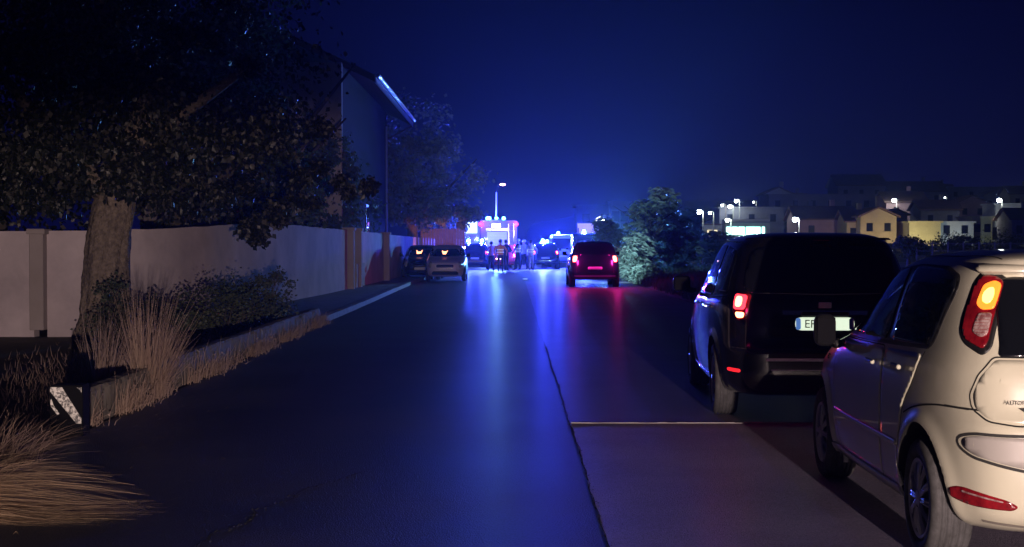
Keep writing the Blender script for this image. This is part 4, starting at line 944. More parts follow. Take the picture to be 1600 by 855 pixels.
# ------------------------------------------------------------------ fire engine, rear towards us
P_fe = mat('lavender_grey_body', (.26, .19, .26), .4, coat=.3)
M_shut = mat('shutter_alloy', (.55, .50, .55), .35, .4); M_step = mat('tread_plate', (.4, .4, .42), .4, .6)
FE = thing('fire_engine', 'fire engine seen from behind with a roof ladder, work lights and blue beacons', 'fire engine', (-1.0, 97.5, 0), 0, GB)
bevelled('body', [((0, 3.2, 1.95), (2.5, 6.3, 2.5))], P_fe, FE, .06, 2)
bevelled('cab', [((0, 7.4, 1.85), (2.45, 1.9, 2.6))], P_redf, FE, .12, 3)
b = MB(); b.box((0, 4, .62), (1.1, 8, .28)); b.build('chassis', M_black, FE)
sh = thing_part('roller_shutter', FE, (-.1, .04, 1.0))
for i in range(14):
    b = MB(); b.box((0, -.02, .05 + i * .1), (1.35, .03, .085)); b.build('slat', M_shut, sh)
b = MB(); b.box((-.1, .02, 2.56), (1.5, .10, .16)); b.build('rear_rail', M_chrome, FE)
b = MB(); b.box((0, -.22, .55), (2.4, .5, .10)); b.build('rear_step', M_step, FE)
b = MB(); b.box((0, .0, .74), (2.3, .04, .12)); b.build('chevron_board', mat('chevron_white', (.75, .72, .65), .4), FE)
for i in range(8):
    b = MB(); b.add([(-1.1 + i * .28, -.023, .68), (-.98 + i * .28, -.023, .68), (-.86 + i * .28, -.023, .80), (-.98 + i * .28, -.023, .80)], [(0, 1, 2, 3)]); b.build('red_chevron', M_red_off, FE)
for (x, y) in ((-1.02, 1.5), (1.02, 1.5), (-1.02, 7.0), (1.02, 7.0)):
    wo = thing_part('wheel', FE, (x, y, .5)); tm, rm = wheel_meshes(.5, .3, 6, M_rubber_dk, False, .3)
    for q in (tm, rm): C.objects.link(q); q.parent = wo
ld = thing_part('ladder', FE, (.86, -.06, 1.05))
for sx in (-.17, .17):
    b = MB(); b.box((sx, 0, .92), (.045, .06, 2.0)); b.build('stile', M_chrome, ld)
for i in range(7):
    b = MB(); b.tube([(-.17, 0, .12 + i * .27), (.17, 0, .12 + i * .27)], .018, 6); b.build('rung', M_chrome, ld)
for i, x in enumerate((-.30, .02)):
    wl_ = bevelled('work_light', [((0, 0, 0), (.30, .12, .24))], M_black, FE, .02, 1); wl_.location = (x - .02, .0, 2.82 + 0)
    b = MB(); b.box((0, -.066, 0), (.26, .012, .20)); b.build('lens', E_white, wl_)
WL = (-1.15, 97.2, 2.95)
lamp('work_light_beam', 'SPOT', (-.15, -.25, 2.85), 6000, (.14, .32, 1.0), .25, (R(82), 0, R(180)), R(110), .7, parent=FE)
for x in (-.75, -.62, .35): beacon(FE, (x, .1, 3.2), 350 if x == -.62 else 0)
lb = bevelled('light_bar', [((0, 0, 0), (.55, .22, .10))], M_black, FE, .02, 1); lb.location = (-.02, .2, 3.24)
b = MB(); b.box((-.12, -.10, .08), (.20, .12, .12)); b.build('lens', E_bluehot, lb)
for sx in (-1, 1):
    for z, s in ((2.92, .15), ):
        b = MB(); b.lathe([(0, .001), (-.02, s * .8), (0, s), (.06, s * .9)], 16, 'Y'); mk_ = b.build('marker_lamp', E_red, FE, (sx * 1.2, -.02, z))
        lamp('marker_glow', 'POINT', (0, -.25, 0), 18, (1, .08, .16), .08, parent=mk_)
    b = MB(); b.box((sx * 1.08, -.01, 1.35), (.16, .05, .34)); b.build('tail_light', E_red, FE)
b = MB(); b.tube([(-.16, .6, 3.2), (-.16, .6, 5.1)], .055, 10); b.build('mast', M_plate, FE)
hd = bevelled('mast_head', [((0, 0, 0), (.55, .22, .16)), ((-.30, 0, -.06), (.3, .10, .08))], M_black, FE, .03, 2); hd.location = (.28, .6, 5.62)
b = MB(); b.tube([(-.42, 0, -.50), (-.30, 0, -.05)], .025, 6); b.build('bracket', M_black, hd)
b = MB(); b.lathe([(-.12, .01), (-.11, .10), (-.02, .12), (.0, .001)], 12, 'Y'); q = b.build('lens', emis('mast_lamp', (1, .45, .40), 18), hd); q.scale = (1.9, 1, .7)

# box ambulance with the lit rear
AM = thing('box_ambulance', 'white box-bodied ambulance with a glaring lit rear panel, left of the fire engine', 'ambulance', (-3.05, 99, 0), 0, GB)
bevelled('box_body', [((0, 2.2, 1.9), (2.1, 4.2, 2.5))], P_wh2, AM, .06, 2)
bevelled('cab', [((0, 5.2, 1.25), (1.95, 1.8, 1.5))], P_wh2, AM, .15, 3)
b = MB(); b.box((.1, .08, 2.72), (.92, .05, .80)); b.build('lit_panel', emis('lit_panel', (.70, 1.0, .85), 1.6, (.8, .8, .8)), AM)
for sx in (-.5, .5):
    b = MB(); b.box((sx, .08, 1.45), (.9, .04, 1.35)); d_ = b.build('rear_door', P_wh2, AM)
    b = MB(); b.box((sx * 1.75, .05, 1.2), (.12, .04, .3)); b.build('tail_light', M_red_off, AM)
for (x, y) in ((-.85, 1.0), (.85, 1.0), (-.85, 5.0), (.85, 5.0)):
    wo = thing_part('wheel', AM, (x, y, .36)); tm, rm = wheel_meshes(.36, .2, 6, M_rubber_dk, False, .22)
    for q in (tm, rm): C.objects.link(q); q.parent = wo

# pink-lit hoarding on posts, and the street lamp over it
HB = thing('billboard', 'pale pinkish billboard on two posts behind the red-lit off-roader', 'billboard', (5.75, 110, 0))
b = MB(); b.box((0, 0, 2.65), (1.68, .08, 1.0)); b.build('board', mat('board_pink', (.75, .62, .72), .6, em=(.75, .55, .85), es=.55), HB)
for x in (-.78, .78): b = MB(); b.box((x, 0, 1.3), (.09, .09, 3.0)); b.build('post', M_conc, HB)
for (a, c_) in (((0, 0, 3.17), (1.76, .12, .05)), ((0, 0, 2.13), (1.76, .12, .05))): b = MB(); b.box(a, c_); b.build('rim', M_chrome, HB)

# ------------------------------------------------------------------ people
M_skin = mat('skin', (.42, .27, .20), .6); M_hair = mat('dark_hair', (.02, .015, .012), .7)
def cloth(n, c): return mat(n, c, .85, noise=(9, tuple(k * .7 for k in c), .2))
def person(label, loc, rz, top, legs, vest=None, stance=.12, arms=((.10, .0, 0), (.10, .0, 0)), bend=0, h=1.75, cap=None, twist=0):
    T = thing('person', label, 'person', loc, rz, None); k = h / 1.75
    V = []; Eg = []; Rr = []
    def v(p, r): V.append(Vector(p) * k); Rr.append((r[0] * k, r[1] * k)); return len(V) - 1
    def e(a, b): Eg.append((a, b))
    pel = v((0, 0, .95), (.15, .11)); wst = v((0, .01 + bend * .2, 1.10), (.135, .10)); cst = v((0, .0 + bend * .6, 1.32), (.165, .115)); shl = v((0, bend * .9, 1.44), (.10, .08))
    nk = v((0, bend, 1.51), (.055, .055)); hd0 = v((0, bend + .01, 1.60), (.078, .088)); hd1 = v((0, bend + .015, 1.69), (.082, .094)); hd2 = v((0, bend + .01, 1.745), (.055, .06))
    for a, b in ((pel, wst), (wst, cst), (cst, shl), (shl, nk), (nk, hd0), (hd0, hd1), (hd1, hd2)): e(a, b)
    for sx, (fw, kn, _) in zip((-1, 1), ((stance, .0, 0), (-stance * .6, .0, 0))):
        hp = v((sx * .095, 0, .88), (.105, .105)); kne = v((sx * .11, fw * .5 + .02, .48), (.062, .068)); ank = v((sx * .12, fw, .09), (.040, .045)); toe = v((sx * .14, fw + .17, .04), (.038, .032)); hl_ = v((sx * .12, fw - .03, .045), (.04, .04))
        e(pel, hp); e(hp, kne); e(kne, ank); e(ank, toe); e(ank, hl_)
    for sx, (out, fwd, up) in zip((-1, 1), arms):
        s0 = v((sx * .185, bend * .85, 1.41), (.062, .062)); el = v((sx * (.21 + out), bend * .8 + fwd * .4, 1.14 + up * .10), (.044, .044)); wr_ = v((sx * (.20 + out * .8), bend * .7 + .05 + fwd, .92 + up * .35), (.029, .031))
        pm = v((sx * (.20 + out * .8), bend * .7 + .07 + fwd * 1.1, .86 + up * .38), (.036, .020))
        e(shl, s0); e(s0, el); e(el, wr_); e(wr_, pm)
        for q in range(4):
            f0 = v((sx * (.20 + out * .8) + (q - 1.5) * .018, bend * .7 + .08 + fwd * 1.15, .81 + up * .40), (.009, .009)); f1 = v((sx * (.20 + out * .8) + (q - 1.5) * .018, bend * .7 + .095 + fwd * 1.2, (.775, .765, .77, .785)[q] + up * .42), (.007, .007)); e(pm, f0); e(f0, f1)
        th = v((sx * (.20 + out * .8) - sx * .035, bend * .7 + .10 + fwd, .83 + up * .38), (.010, .010)); e(pm, th)
    me = bpy.data.meshes.new('body'); me.from_pydata([tuple(p) for p in V], Eg, []); o = mesh_ob('tmp', me)
    md = o.modifiers.new('s', 'SKIN'); md.use_smooth_shade = True
    for i, d in enumerate(me.skin_vertices[0].data): d.radius = Rr[i]; d.use_root = i == pel
    sb = o.modifiers.new('d', 'SUBSURF'); sb.levels = 1; sb.render_levels = 1
    dg = bpy.context.evaluated_depsgraph_get(); dg.update(); m2 = bpy.data.meshes.new_from_object(o.evaluated_get(dg)); bpy.data.objects.remove(o); m2.name = 'body'
    m2.materials.clear()
    for m in (M_skin, top, legs, M_black, M_hair): m2.materials.append(m)
    nose = []
    for p in m2.polygons:
        c = p.center / k; mi = 1
        if c.z > 1.50: mi = 0
        elif c.z < .11: mi = 3
        elif c.z < .93 and abs(c.x) < .19: mi = 2
        elif c.z < .93 + 0 and abs(c.x) >= .16 and c.z > .70: mi = 0
        p.material_index = mi; p.use_smooth = True
    mesh_ob('body', m2, T)
    # head details: nose, ears; hair or helmet shell
    b = MB(); b.tube([(0, .105 + bend, 1.655), (0, .128 + bend, 1.625), (0, .105 + bend, 1.615)], [.008, .014, .006], 5)
    for sx in (-1, 1): b.tube([(sx * .082, bend, 1.665), (sx * .092, bend - .01, 1.645), (sx * .080, bend, 1.615)], [.010, .012, .008], 5)
    for i, q in enumerate(b.v): b.v[i] = tuple(Vector(q) * k)
    b.build('face', M_skin, T, smooth=True)['kind'] = 'stuff'
    b = MB(); pr = [(1.60, .088), (1.66, .100), (1.72, .098), (1.765, .07), (1.785, .001)] if not cap else [(1.645, .145), (1.66, .125), (1.72, .12), (1.775, .085), (1.80, .001)]
    b.lathe(pr, 16, 'Z', (0, bend - .012, 0)); 
    for i, q in enumerate(b.v): b.v[i] = tuple(Vector(q) * k)
    b.build('helmet' if cap else 'hair', cap or M_hair, T, smooth=True)
    if vest:
        b = MB(); rows = [(.98, .175, .135), (1.15, .165, .125), (1.32, .195, .14), (1.43, .155, .115)]; n = 18; vs = []; fs = []
        for z, a, c_ in rows:
            for q in range(n): t_ = 6.283 * q / n; vs.append((a * math.cos(t_), c_ * math.sin(t_) + bend * (z - .95) * 1.5, z))
        for i in range(3):
            for q in range(n): q2 = (q + 1) % n; fs.append((i * n + q, i * n + q2, (i + 1) * n + q2, (i + 1) * n + q))
        b.add([tuple(Vector(q) * k) for q in vs], fs); b.build('hi_vis_vest', vest, T, smooth=True)
        b = MB(); 
        for z in (1.08, 1.22):
            vs = []; fs = []
            for dz in (-.025, .025):
                for q in range(n): t_ = 6.283 * q / n; vs.append((.192 * math.cos(t_), .142 * math.sin(t_) + bend * (z - .95) * 1.5, z + dz))
            for q in range(n): q2 = (q + 1) % n; fs.append((q, q2, n + q2, n + q))
            b.add([tuple(Vector(q) * k) for q in vs], fs)
        b.build('reflective_bands', M_refl, T)['kind'] = 'stuff'
    return T
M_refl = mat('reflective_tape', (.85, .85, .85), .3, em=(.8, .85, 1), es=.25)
c_org = cloth('orange_vest', (.80, .36, .22)); c_wh = cloth('pale_jacket', (.75, .74, .74)); c_dk = cloth('dark_cloth', (.02, .022, .04)); c_jn = cloth('navy_trousers', (.03, .035, .07)); c_pk = cloth('pink_top', (.62, .38, .42)); c_gr = cloth('grey_overall', (.45, .45, .5))
person('person in a pale pink top standing left of the orange-vested one', (-1.28, 84, 0), R(20), c_pk, c_jn, arms=((.06, .1, 0), (.05, .05, 0)), h=1.70)
person('person in an orange high-visibility vest, back to the camera', (-.72, 80.5, 0), R(-8), c_org, c_jn, c_org, arms=((.16, -.02, .25), (.16, 0, .25)), h=1.80)
person('person in dark clothes next to the orange-vested one', (-.42, 83.5, 0), R(-30), c_dk, c_dk, arms=((.05, .12, 0), (.08, .2, .4)), h=1.80)
person('firefighter in dark gear with pale reflective bands beside the red car', (.28, 86, 0), R(60), c_dk, c_dk, c_gr, arms=((.08, .1, .3), (.1, .1, 0)), h=1.85, cap=c_wh)
person('person in a grey overall walking towards the fire engine', (.66, 88.5, 0), R(25), c_gr, c_dk, stance=.25, h=1.80, cap=c_wh)
person('paramedic in pale clothes with reflective bands, left of the dark police car', (1.06, 85.5, 0), R(-15), c_wh, c_wh, c_wh, arms=((.12, .05, .2), (.14, .1, .5)), h=1.78)
person('person in a pale jacket bending forward by the road centre', (.92, 90, 0), R(-70), c_wh, c_jn, bend=.12, arms=((.05, .25, .2), (.05, .25, .3)), h=1.72)
# white board lying across the road behind them
b = MB(); b.box((0, 0, .12), (1.9, .5, .24)); o = b.build('stretcher_case', M_plate); o.location = (.85, 92.5, 0); tag(o, 'long low white case lying on the road behind the people', 'case')
# traffic cone-like small thing on the road is a crushed bottle
b = MB(); b.tube([(0, 0, .03), (.16, .05, .03), (.22, .07, .03)], [.03, .03, .012], 8); o = b.build('bottle', M_plate, smooth=True); o.location = (.42, 63, .006); tag(o, 'crushed pale bottle lying on the road centre', 'bottle')

# ------------------------------------------------------------------ right-hand vegetation
M_reed = leafmat('pointed_leaves', [(.10, .14, .09), (.26, .33, .24), (.16, .22, .15)], .45)
def fan_leaves(name, blobs, n, length, m, parent, seed, w=.045):
    """drooping pointed leaves in horizontal tiers"""
    g = random.Random(seed); vs = []; fs = []
    while len(vs) < n * 4:
        b = g.choice(blobs); d = Vector((g.uniform(-1, 1), g.uniform(-1, 1), g.uniform(-1, 1)))
        if not .35 < d.length < 1: continue
        c = Vector((b[0] + d.x * b[3], b[1] + d.y * b[4], b[2] + round(d.z * 5) / 5 * b[5] + g.gauss(0, .05)))
        a0 = g.uniform(0, 6.283)
        for k in range(7):
            a = a0 + g.gauss(0, .5); L_ = length * g.uniform(.6, 1.2); t_ = Vector((math.cos(a), math.sin(a), g.uniform(-.35, .25))); s = Vector((-t_.y, t_.x, g.uniform(-.5, .5))).normalized() * L_ * w * 2.2
            p = c + Vector((g.gauss(0, .06), g.gauss(0, .06), g.gauss(0, .04))); q = len(vs); mid = p + t_ * L_ * .5 + Vector((0, 0, .03)); vs += [tuple(p), tuple(mid + s), tuple(p + t_ * L_ - Vector((0, 0, L_ * .25))), tuple(mid - s)]; fs += [(q, q + 1, q + 2), (q, q + 2, q + 3)]
    me = bpy.data.meshes.new(name); me.from_pydata(vs, [], fs); me.materials.append(m); me.update(); return mesh_ob(name, me, parent)
def right_tree(label, x, y, blobs, n, length, h, seed, name='roadside_tree'):
    T = thing(name, label, 'tree', (x, y, 0)); g = random.Random(seed); br = []
    for k in range(8):
        a = g.uniform(0, 6.28); L_ = g.uniform(.3, .5) * h; z0 = h * g.uniform(.2, .6); br.append(([(0, 0, z0), (math.cos(a) * L_ * .5, math.sin(a) * L_ * .5, z0 + L_ * .3), (math.cos(a) * L_, math.sin(a) * L_, z0 + L_ * .6)], [.05, .03, .012]))
    trunk_mesh('trunk', [(0, 0, -.4), (0, 0, h * .4), (.1, 0, h * .9)], [.13, .10, .03], M_bark2, T, 8, .03, seed, br); fan_leaves('crown', blobs, n, length, M_reed, T, seed); return T
right_tree('tiered leafy tree glowing blue, tallest on the right of the road', 6.3, 66, [(.1, 0, 2.0, 1.2, 1.2, 1.3), (.55, 0, 3.45, .65, .8, .75), (-.35, .2, 3.0, .6, .8, .6), (-.5, 0, 1.1, 1.0, 1.0, .9), (1.1, .4, 2.2, .8, .8, .8), (1.5, .2, 1.2, .9, .8, .8)], 4600, .34, 4.0, 51)
right_tree('brightly lit leafy bush hugging the right side of the red-lit off-roader', 4.98, 60.5, [(0, 0, .8, .55, .9, .8), (.3, .3, 1.5, .5, .6, .6)], 3000, .26, 1.8, 52, 'roadside_bush')
right_tree('low pale bush at road level right of the red-lit off-roader', 5.35, 58.2, [(0, 0, .35, .6, .5, .4)], 1300, .22, .6, 53, 'roadside_bush')
right_tree('bush rising above the roof of the red-lit off-roader', 5.3, 74, [(0, 0, 1.6, .9, .9, 1.1), (-.6, 0, 2.3, .6, .8, .6)], 2500, .28, 2.4, 54, 'roadside_bush')
right_tree('dim blue tree behind and right of the tallest one', 8.9, 78, [(0, 0, 1.7, 1.5, 1.2, 1.3), (.3, 0, 2.8, .9, .8, .7)], 3200, .34, 3.2, 55)
right_tree('dim tree at the edge of the dark bank', 10.4, 74, [(0, 0, 1.3, 1.2, 1.2, 1.0)], 2000, .32, 2.4, 56)
right_tree('pale leafy treetop behind the billboard', 7.6, 118, [(0, 0, 2.6, 1.0, 1, 1.3)], 1500, .34, 3.6, 57)
# weeds and low scrub along the bank
vs = []; fs = []; g_ = random.Random(77)
for i in range(15000):
    y = 9 + 66 * g_.random(); x = 4.95 + abs(g_.gauss(0, 2.2)) + g_.random() * .2; z = .0 + .32 * max(0, math.sin(min(1, (x - 4.75) / 3.5) * math.pi * .5)) - .1; h = g_.uniform(.10, .42); b = len(vs); p = Vector((x, y, z)); d = Vector((g_.uniform(-.15, .15), g_.uniform(-.1, .1), h)); s = Vector((1, g_.uniform(-1, 1), 0)) * (.006 + y * .00025)
    vs += [tuple(p - s), tuple(p + s), tuple(p + d)]; fs.append((b, b + 1, b + 2))
me = bpy.data.meshes.new('bank_grass'); me.from_pydata(vs, [], fs); me.materials.append(M_shrub); me.update(); o = mesh_ob('bank_grass', me); o['kind'] = 'stuff'
# small mop-headed tree between the two near cars
T = thing('young_tree', 'thin dark young tree with a mop head between the two nearest cars', 'tree', (23.6, 86, -.3))
trunk_mesh('trunk', [(0, 0, 0), (.02, 0, .8), (0, 0, 1.5)], [.16, .13, .09], M_bark2, T, 10, .03, 61)
leaf_cloud('crown', [(0, 0, 2.0, .85, .8, .35), (0, 0, 1.4, .4, .4, .4)], 1600, .15, M_shrub, T, 62, .2, .3)
# ------------------------------------------------------------------ hillside village
def zr(x, y): return hill(x, y)
VM = {k: mat('village_' + k, c, .9, noise=(.8, tuple(q * .75 for q in c), .2)) for k, c in dict(cream=(.50, .44, .24), white=(.42, .41, .42), pink=(.42, .26, .27), grey=(.20, .19, .24), ochre=(.45, .34, .2)).items()}
M_pane = mat('dark_window', (.01, .012, .02), .2); M_vroof = mat('village_roof', (.15, .085, .065), .85, noise=(1.2, (.09, .05, .04), .2))
E_win = emis('lit_shopfront', (.45, 1.0, .85), 4.5, (.5, .6, .6)); E_winw = emis('lit_window', (1.0, .8, .45), 1.5, (.5, .5, .4))
def house(label, x, y, w, d, st, m, roof='gable', rz=0, floor=None, wins=None, lit=None, along=True, name='village_house', h=None, chim=True):
    z = zr(x, y) if floor is None else floor; H_ = thing(name, label, 'house', (x, y, z - .5), rz, 'houses on the far hillside'); hh = (h or st * 2.9) + .5
    b = MB(); b.box((0, 0, hh / 2), (w, d, hh)); b.build('wall', m, H_)
    b = MB(); o = .45
    if roof == 'gable':
        rh = (d if along else w) * .24
        if along: q = [(-w / 2 - o, -d / 2 - o, hh - .12), (w / 2 + o, -d / 2 - o, hh - .12), (w / 2 + o, 0, hh + rh), (-w / 2 - o, 0, hh + rh), (-w / 2 - o, d / 2 + o, hh - .12), (w / 2 + o, d / 2 + o, hh - .12)]; F = [(0, 1, 2, 3), (3, 2, 5, 4)]; G = [(0, 3, 4), (1, 5, 2)]
        else: q = [(-w / 2 - o, -d / 2 - o, hh - .12), (-w / 2 - o, d / 2 + o, hh - .12), (0, d / 2 + o, hh + rh), (0, -d / 2 - o, hh + rh), (w / 2 + o, d / 2 + o, hh - .12), (w / 2 + o, -d / 2 - o, hh - .12)]; F = [(0, 1, 2, 3), (3, 2, 4, 5)]; G = []
        v2 = q + [(a, c, e + .2) for a, c, e in q]; n = 6
        fs = list(F) + [tuple(i + n for i in reversed(f)) for f in F]
        ring = [0, 1, 2, 5, 4, 3] if along else [0, 1, 2, 4, 5, 3]
        for i in range(6): a, c = ring[i], ring[(i + 1) % 6]; fs.append((a, c, c + n, a + n))
        b.add(v2, fs); rf = b.build('roof', M_vroof, H_)
        g2 = MB()
        if along:
            for sx in (-1, 1): g2.add([(sx * w / 2, -d / 2, hh), (sx * w / 2, d / 2, hh), (sx * w / 2, 0, hh + rh)], [(0, 1, 2)])
        else:
            for sy in (-1, 1): g2.add([(-w / 2, sy * d / 2, hh), (w / 2, sy * d / 2, hh), (0, sy * d / 2, hh + rh * .96)], [(0, 1, 2)])
        g2.build('gable', m, H_)['kind'] = 'stuff'
    else:
        b.box((0, 0, hh + .09), (w + .5, d + .5, .22)); rf = b.build('roof', m, H_)
    if chim: b = MB(); b.box((w * .22, d * .1, hh + (d * .24 if roof == 'gable' else .2) + .4), (.6, .6, 1.3)); b.build('chimney', m, rf)
    for f in range(st):
        n = max(2, int(w / 2.8))
        for i in range(n):
            x_ = -w / 2 + (i + .5) * w / n
            if lit and (f, i) in lit: mm = E_winw
            else: mm = M_pane
            b = MB(); b.box((x_, -d / 2 - .02, .5 + f * 2.9 + 1.55), (.8, .06, 1.05)); fr_ = b.build('window', mm, H_)
            b = MB(); b.box((x_, -d / 2 - .09, .5 + f * 2.9 + .96), (1.0, .14, .10)); b.build('sill', m, fr_)
    return H_
def px(u, y): return (u - 802) * y / 2250
village = [
 ('low long house with a bright blue-green lit shopfront below', 1172, 190, 9.0, 8, 1, 'grey', 'gable', 3.5), ]
# (label, photo column, distance, width, depth, storeys, colour, roof, base height)
V = [
 ('long grey house directly above the bright shopfront', 1168, 205, 9, 7, 1, 'grey', 'flat', 3.7, 0, True),
 ('small pale gabled house highest above the left street lamps', 1212, 262, 5.2, 6, 1, 'white', 'gable', 7.6, 0, False),
 ('broad dim apartment block in the middle of the village', 1275, 235, 17, 9, 2, 'grey', 'flat', 3.6, 0, True),
 ('tall house with a sloping top on the ridge above the apartment block', 1337, 285, 9.2, 9, 2, 'grey', 'gable', 7.2, 0, True),
 ('low house with windows right of the lone street lamp', 1282, 196, 7.8, 7, 1, 'pink', 'gable', 2.0, 0, True),
 ('cream house with its gable towards us beside bright bushes', 1362, 188, 4.6, 7, 1, 'ochre', 'gable', 2.2, 0, False),
 ('cream side wing to the left of the gabled house', 1335, 190, 3.4, 6, 1, 'ochre', 'gable', 1.6, 0, True),
 ('mauve house with a flat parapet under the central hill lamp', 1407, 240, 6.6, 7, 1, 'pink', 'gable', 5.6, 0, True),
 ('dim house on the ridge behind the mauve one', 1425, 290, 11, 8, 1, 'grey', 'gable', 9.2, 0, True),
 ('long yellow wall of a storehouse with the brightest left end', 1433, 186, 4.0, 7, 0, 'cream', 'flat', 1.9, 0, True),
 ('white-blue continuation of the yellow storehouse', 1482, 187, 4.6, 6, 1, 'white', 'flat', 1.9, 0, True),
 ('pale low building end behind dark bushes on the right', 1523, 189, 2.6, 6, 1, 'cream', 'flat', 2.1, 0, True),
 ('white colonnaded house lit from above at the right edge', 1575, 222, 6.0, 6, 1, 'white', 'flat', 4.7, 0, True),
 ('pale house with lit eaves at the top right', 1592, 270, 5.4, 6, 1, 'cream', 'gable', 8.0, 0, True),
 ('long dark terrace of houses along the ridge on the right', 1520, 300, 13, 8, 2, 'grey', 'flat', 7.4, 0, True),
 ('dark block behind the trees in line with the billboard', 928, 165, 4.2, 6, 2, 'grey', 'flat', 0, 0, True),
 ('small pale block beside the glowing tree on the right', 967, 150, 1.9, 3, 2, 'white', 'flat', 0, 0, True),
]
for (lb_, u, y, w_, d_, st, m_, rf_, z0, rz_h, al) in V:
    x = px(u, y); house(lb_, x, y, w_, d_, st, VM[m_], rf_, 0, z0 + 0, along=al, chim=(st == 1 and rf_ == 'gable'), h={'long yellow wall of a storehouse with the brightest left end': 2.4, 'white-blue continuation of the yellow storehouse': 2.4}.get(lb_))
gh = random.Random(12)
for (lb_, u, y, w_, st, m_, z0, al) in [('small dim gabled cottage left of the tall ridge house', 1303, 262, 4.0, 1, 'grey', 5.4, False), ('small dim house between the lone lamp and the apartment block', 1258, 214, 4.0, 1, 'grey', 2.6, True), ('tiny pale house behind the leftmost lamps', 1120, 225, 3.4, 1, 'white', 2.2, False),
    ('dim cottage right of the small pale gabled house', 1238, 268, 4.4, 1, 'grey', 6.6, True), ('dim low house behind the yellow storehouse', 1460, 225, 6.0, 1, 'grey', 4.0, True), ('dim gabled house on the slope right of the storehouse', 1510, 240, 5.0, 1, 'pink', 5.4, False),
    ('faint house high on the ridge in the middle', 1462, 300, 6.0, 1, 'white', 9.6, True), ('faint gabled house at the far right ridge', 1548, 290, 5.0, 1, 'grey', 8.2, False), ('narrow dim house right of the cream gabled house', 1392, 205, 3.0, 1, 'grey', 2.8, False), ('dim house at the right edge below the colonnaded one', 1592, 196, 4.0, 1, 'grey', 2.0, True)]:
    house(lb_, px(u, y), y, w_, 6, st, VM[m_], 'gable', 0, z0, along=al, chim=al)
# shopfront
SF = thing('shopfront', 'glaring blue-green lit shopfront in the left part of the village', 'shop', (px(1168, 192), 192, 1.6))
b = MB(); b.box((0, 1.5, 1.6), (6.0, 3, 3.4)); b.build('wall', VM['white'], SF)
for i, (xa, wa) in enumerate(((-2.1, 1.5), (-.8, .8), (.75, 1.9), (2.1, .35))):
    b = MB(); b.box((xa, -.04, 1.75), (wa, .08, 1.05)); b.build('window', E_win, SF)
b = MB(); b.box((0, -.5, 2.9), (6.2, 1.0, .12)); b.build('awning', VM['grey'], SF)
K2 = thing('shopfront', 'smaller round-topped lit kiosk left of the shopfront', 'shop', (px(1113, 190), 190, 1.6))
b = MB(); b.box((0, 1, 1.2), (2.2, 2, 2.6)); b.build('wall', VM['white'], K2); b = MB(); b.box((0, -.03, 1.4), (1.3, .06, .9)); b.build('window', E_winw, K2); b = MB(); b.box((0, .9, 2.6), (2.6, 2.4, .14)); b.build('roof', M_vroof, K2)
# street lamps
E_sl = emis('street_lamp_lens', (.85, 1.0, .95), 55, (.9, .9, .9))
SLM = None
def street_lamp(label, u, v, y, power=260, col=(.8, 1.0, .9), r=.22, arm=0.5, base=None):
    x = px(u, y); z = 1.55 + (382 - v) * y / 2250; g0 = hill(x, y) if base is None else base
    T = thing('street_lamp', label, 'street lamp', (x, y, g0), 0, 'street lamps of the village'); hh = max(1.5, z - g0)
    b = MB(); b.tube([(arm, 0, -.3), (arm, 0, hh + .1)], [.09, .06], 8); b.build('pole', M_kerb, T)
    b = MB(); b.tube([(arm, 0, hh + .1), (arm * .5, -.1, hh + .22), (0, -.2, hh + .12)], .04, 6); b.build('arm', M_kerb, T)
    b = MB(); r *= 1.35; b.lathe([(-r, .001), (-r * .8, r * .6), (0, r), (r * .5, r * .8), (r * .7, .001)], 12, 'Z'); hd_ = b.build('lens', E_sl, T, (0, -.2, hh), smooth=True)
    lamp('street_lamp_light', 'POINT', (0, -.45, -.1), power * .8, col, .2, parent=hd_); return T
for a in [('leftmost street lamp of the village', 1092, 331, 170, 300), ('small street lamp just right of the leftmost one', 1109, 333, 185, 120, (.8, 1, .9), .14), ('dim pinkish lamp on a thin pole above the kiosk', 1128, 321, 190, 90, (1, .8, .85), .12),
          ('upper lamp of the pair that lean together over the kiosk', 1150, 314, 200, 240, (.8, 1, .9), .2), ('lower lamp of the pair that lean together over the kiosk', 1140, 323, 200, 240, (.8, 1, .9), .2), ('street lamp standing at the left end of the shopfront', 1136, 344, 180, 300, (.75, 1, .9), .19),
          ('tiny far lamp above the shopfront roof', 1177, 316, 250, 60, (.9, .95, 1), .12), ('lone street lamp in front of the broad apartment block', 1242, 343, 172, 380, (.85, .95, 1), .24), ('bright lamp over the mauve house', 1396, 313, 235, 420, (.85, .95, 1), .26),
          ('bright lamp over the colonnaded house at the right', 1560, 313, 215, 420, (.9, 1, .95), .26), ('faint lamp left of the mauve house', 1380, 305, 260, 40, (.8, .85, 1), .12), ('small warm lamp between the two right-hand lamps', 1447, 323, 240, 40, (1, .8, .5), .12), ('tiny lamp low at the right end of the storehouse', 1541, 346, 200, 40, (1, .9, .6), .11), ('tiny lamp beside the apartment block', 1300, 322, 250, 40, (.9, .95, 1), .10), ('faint lamp on the ridge right of the mauve house', 1475, 309, 270, 30, (.8, .85, 1), .10)]:
    street_lamp(*a)
SL = street_lamp('street lamp above the billboard with a short arm to the left', 942, 343, 120, 500, (.8, .95, 1), .16, arm=-.55, base=0)
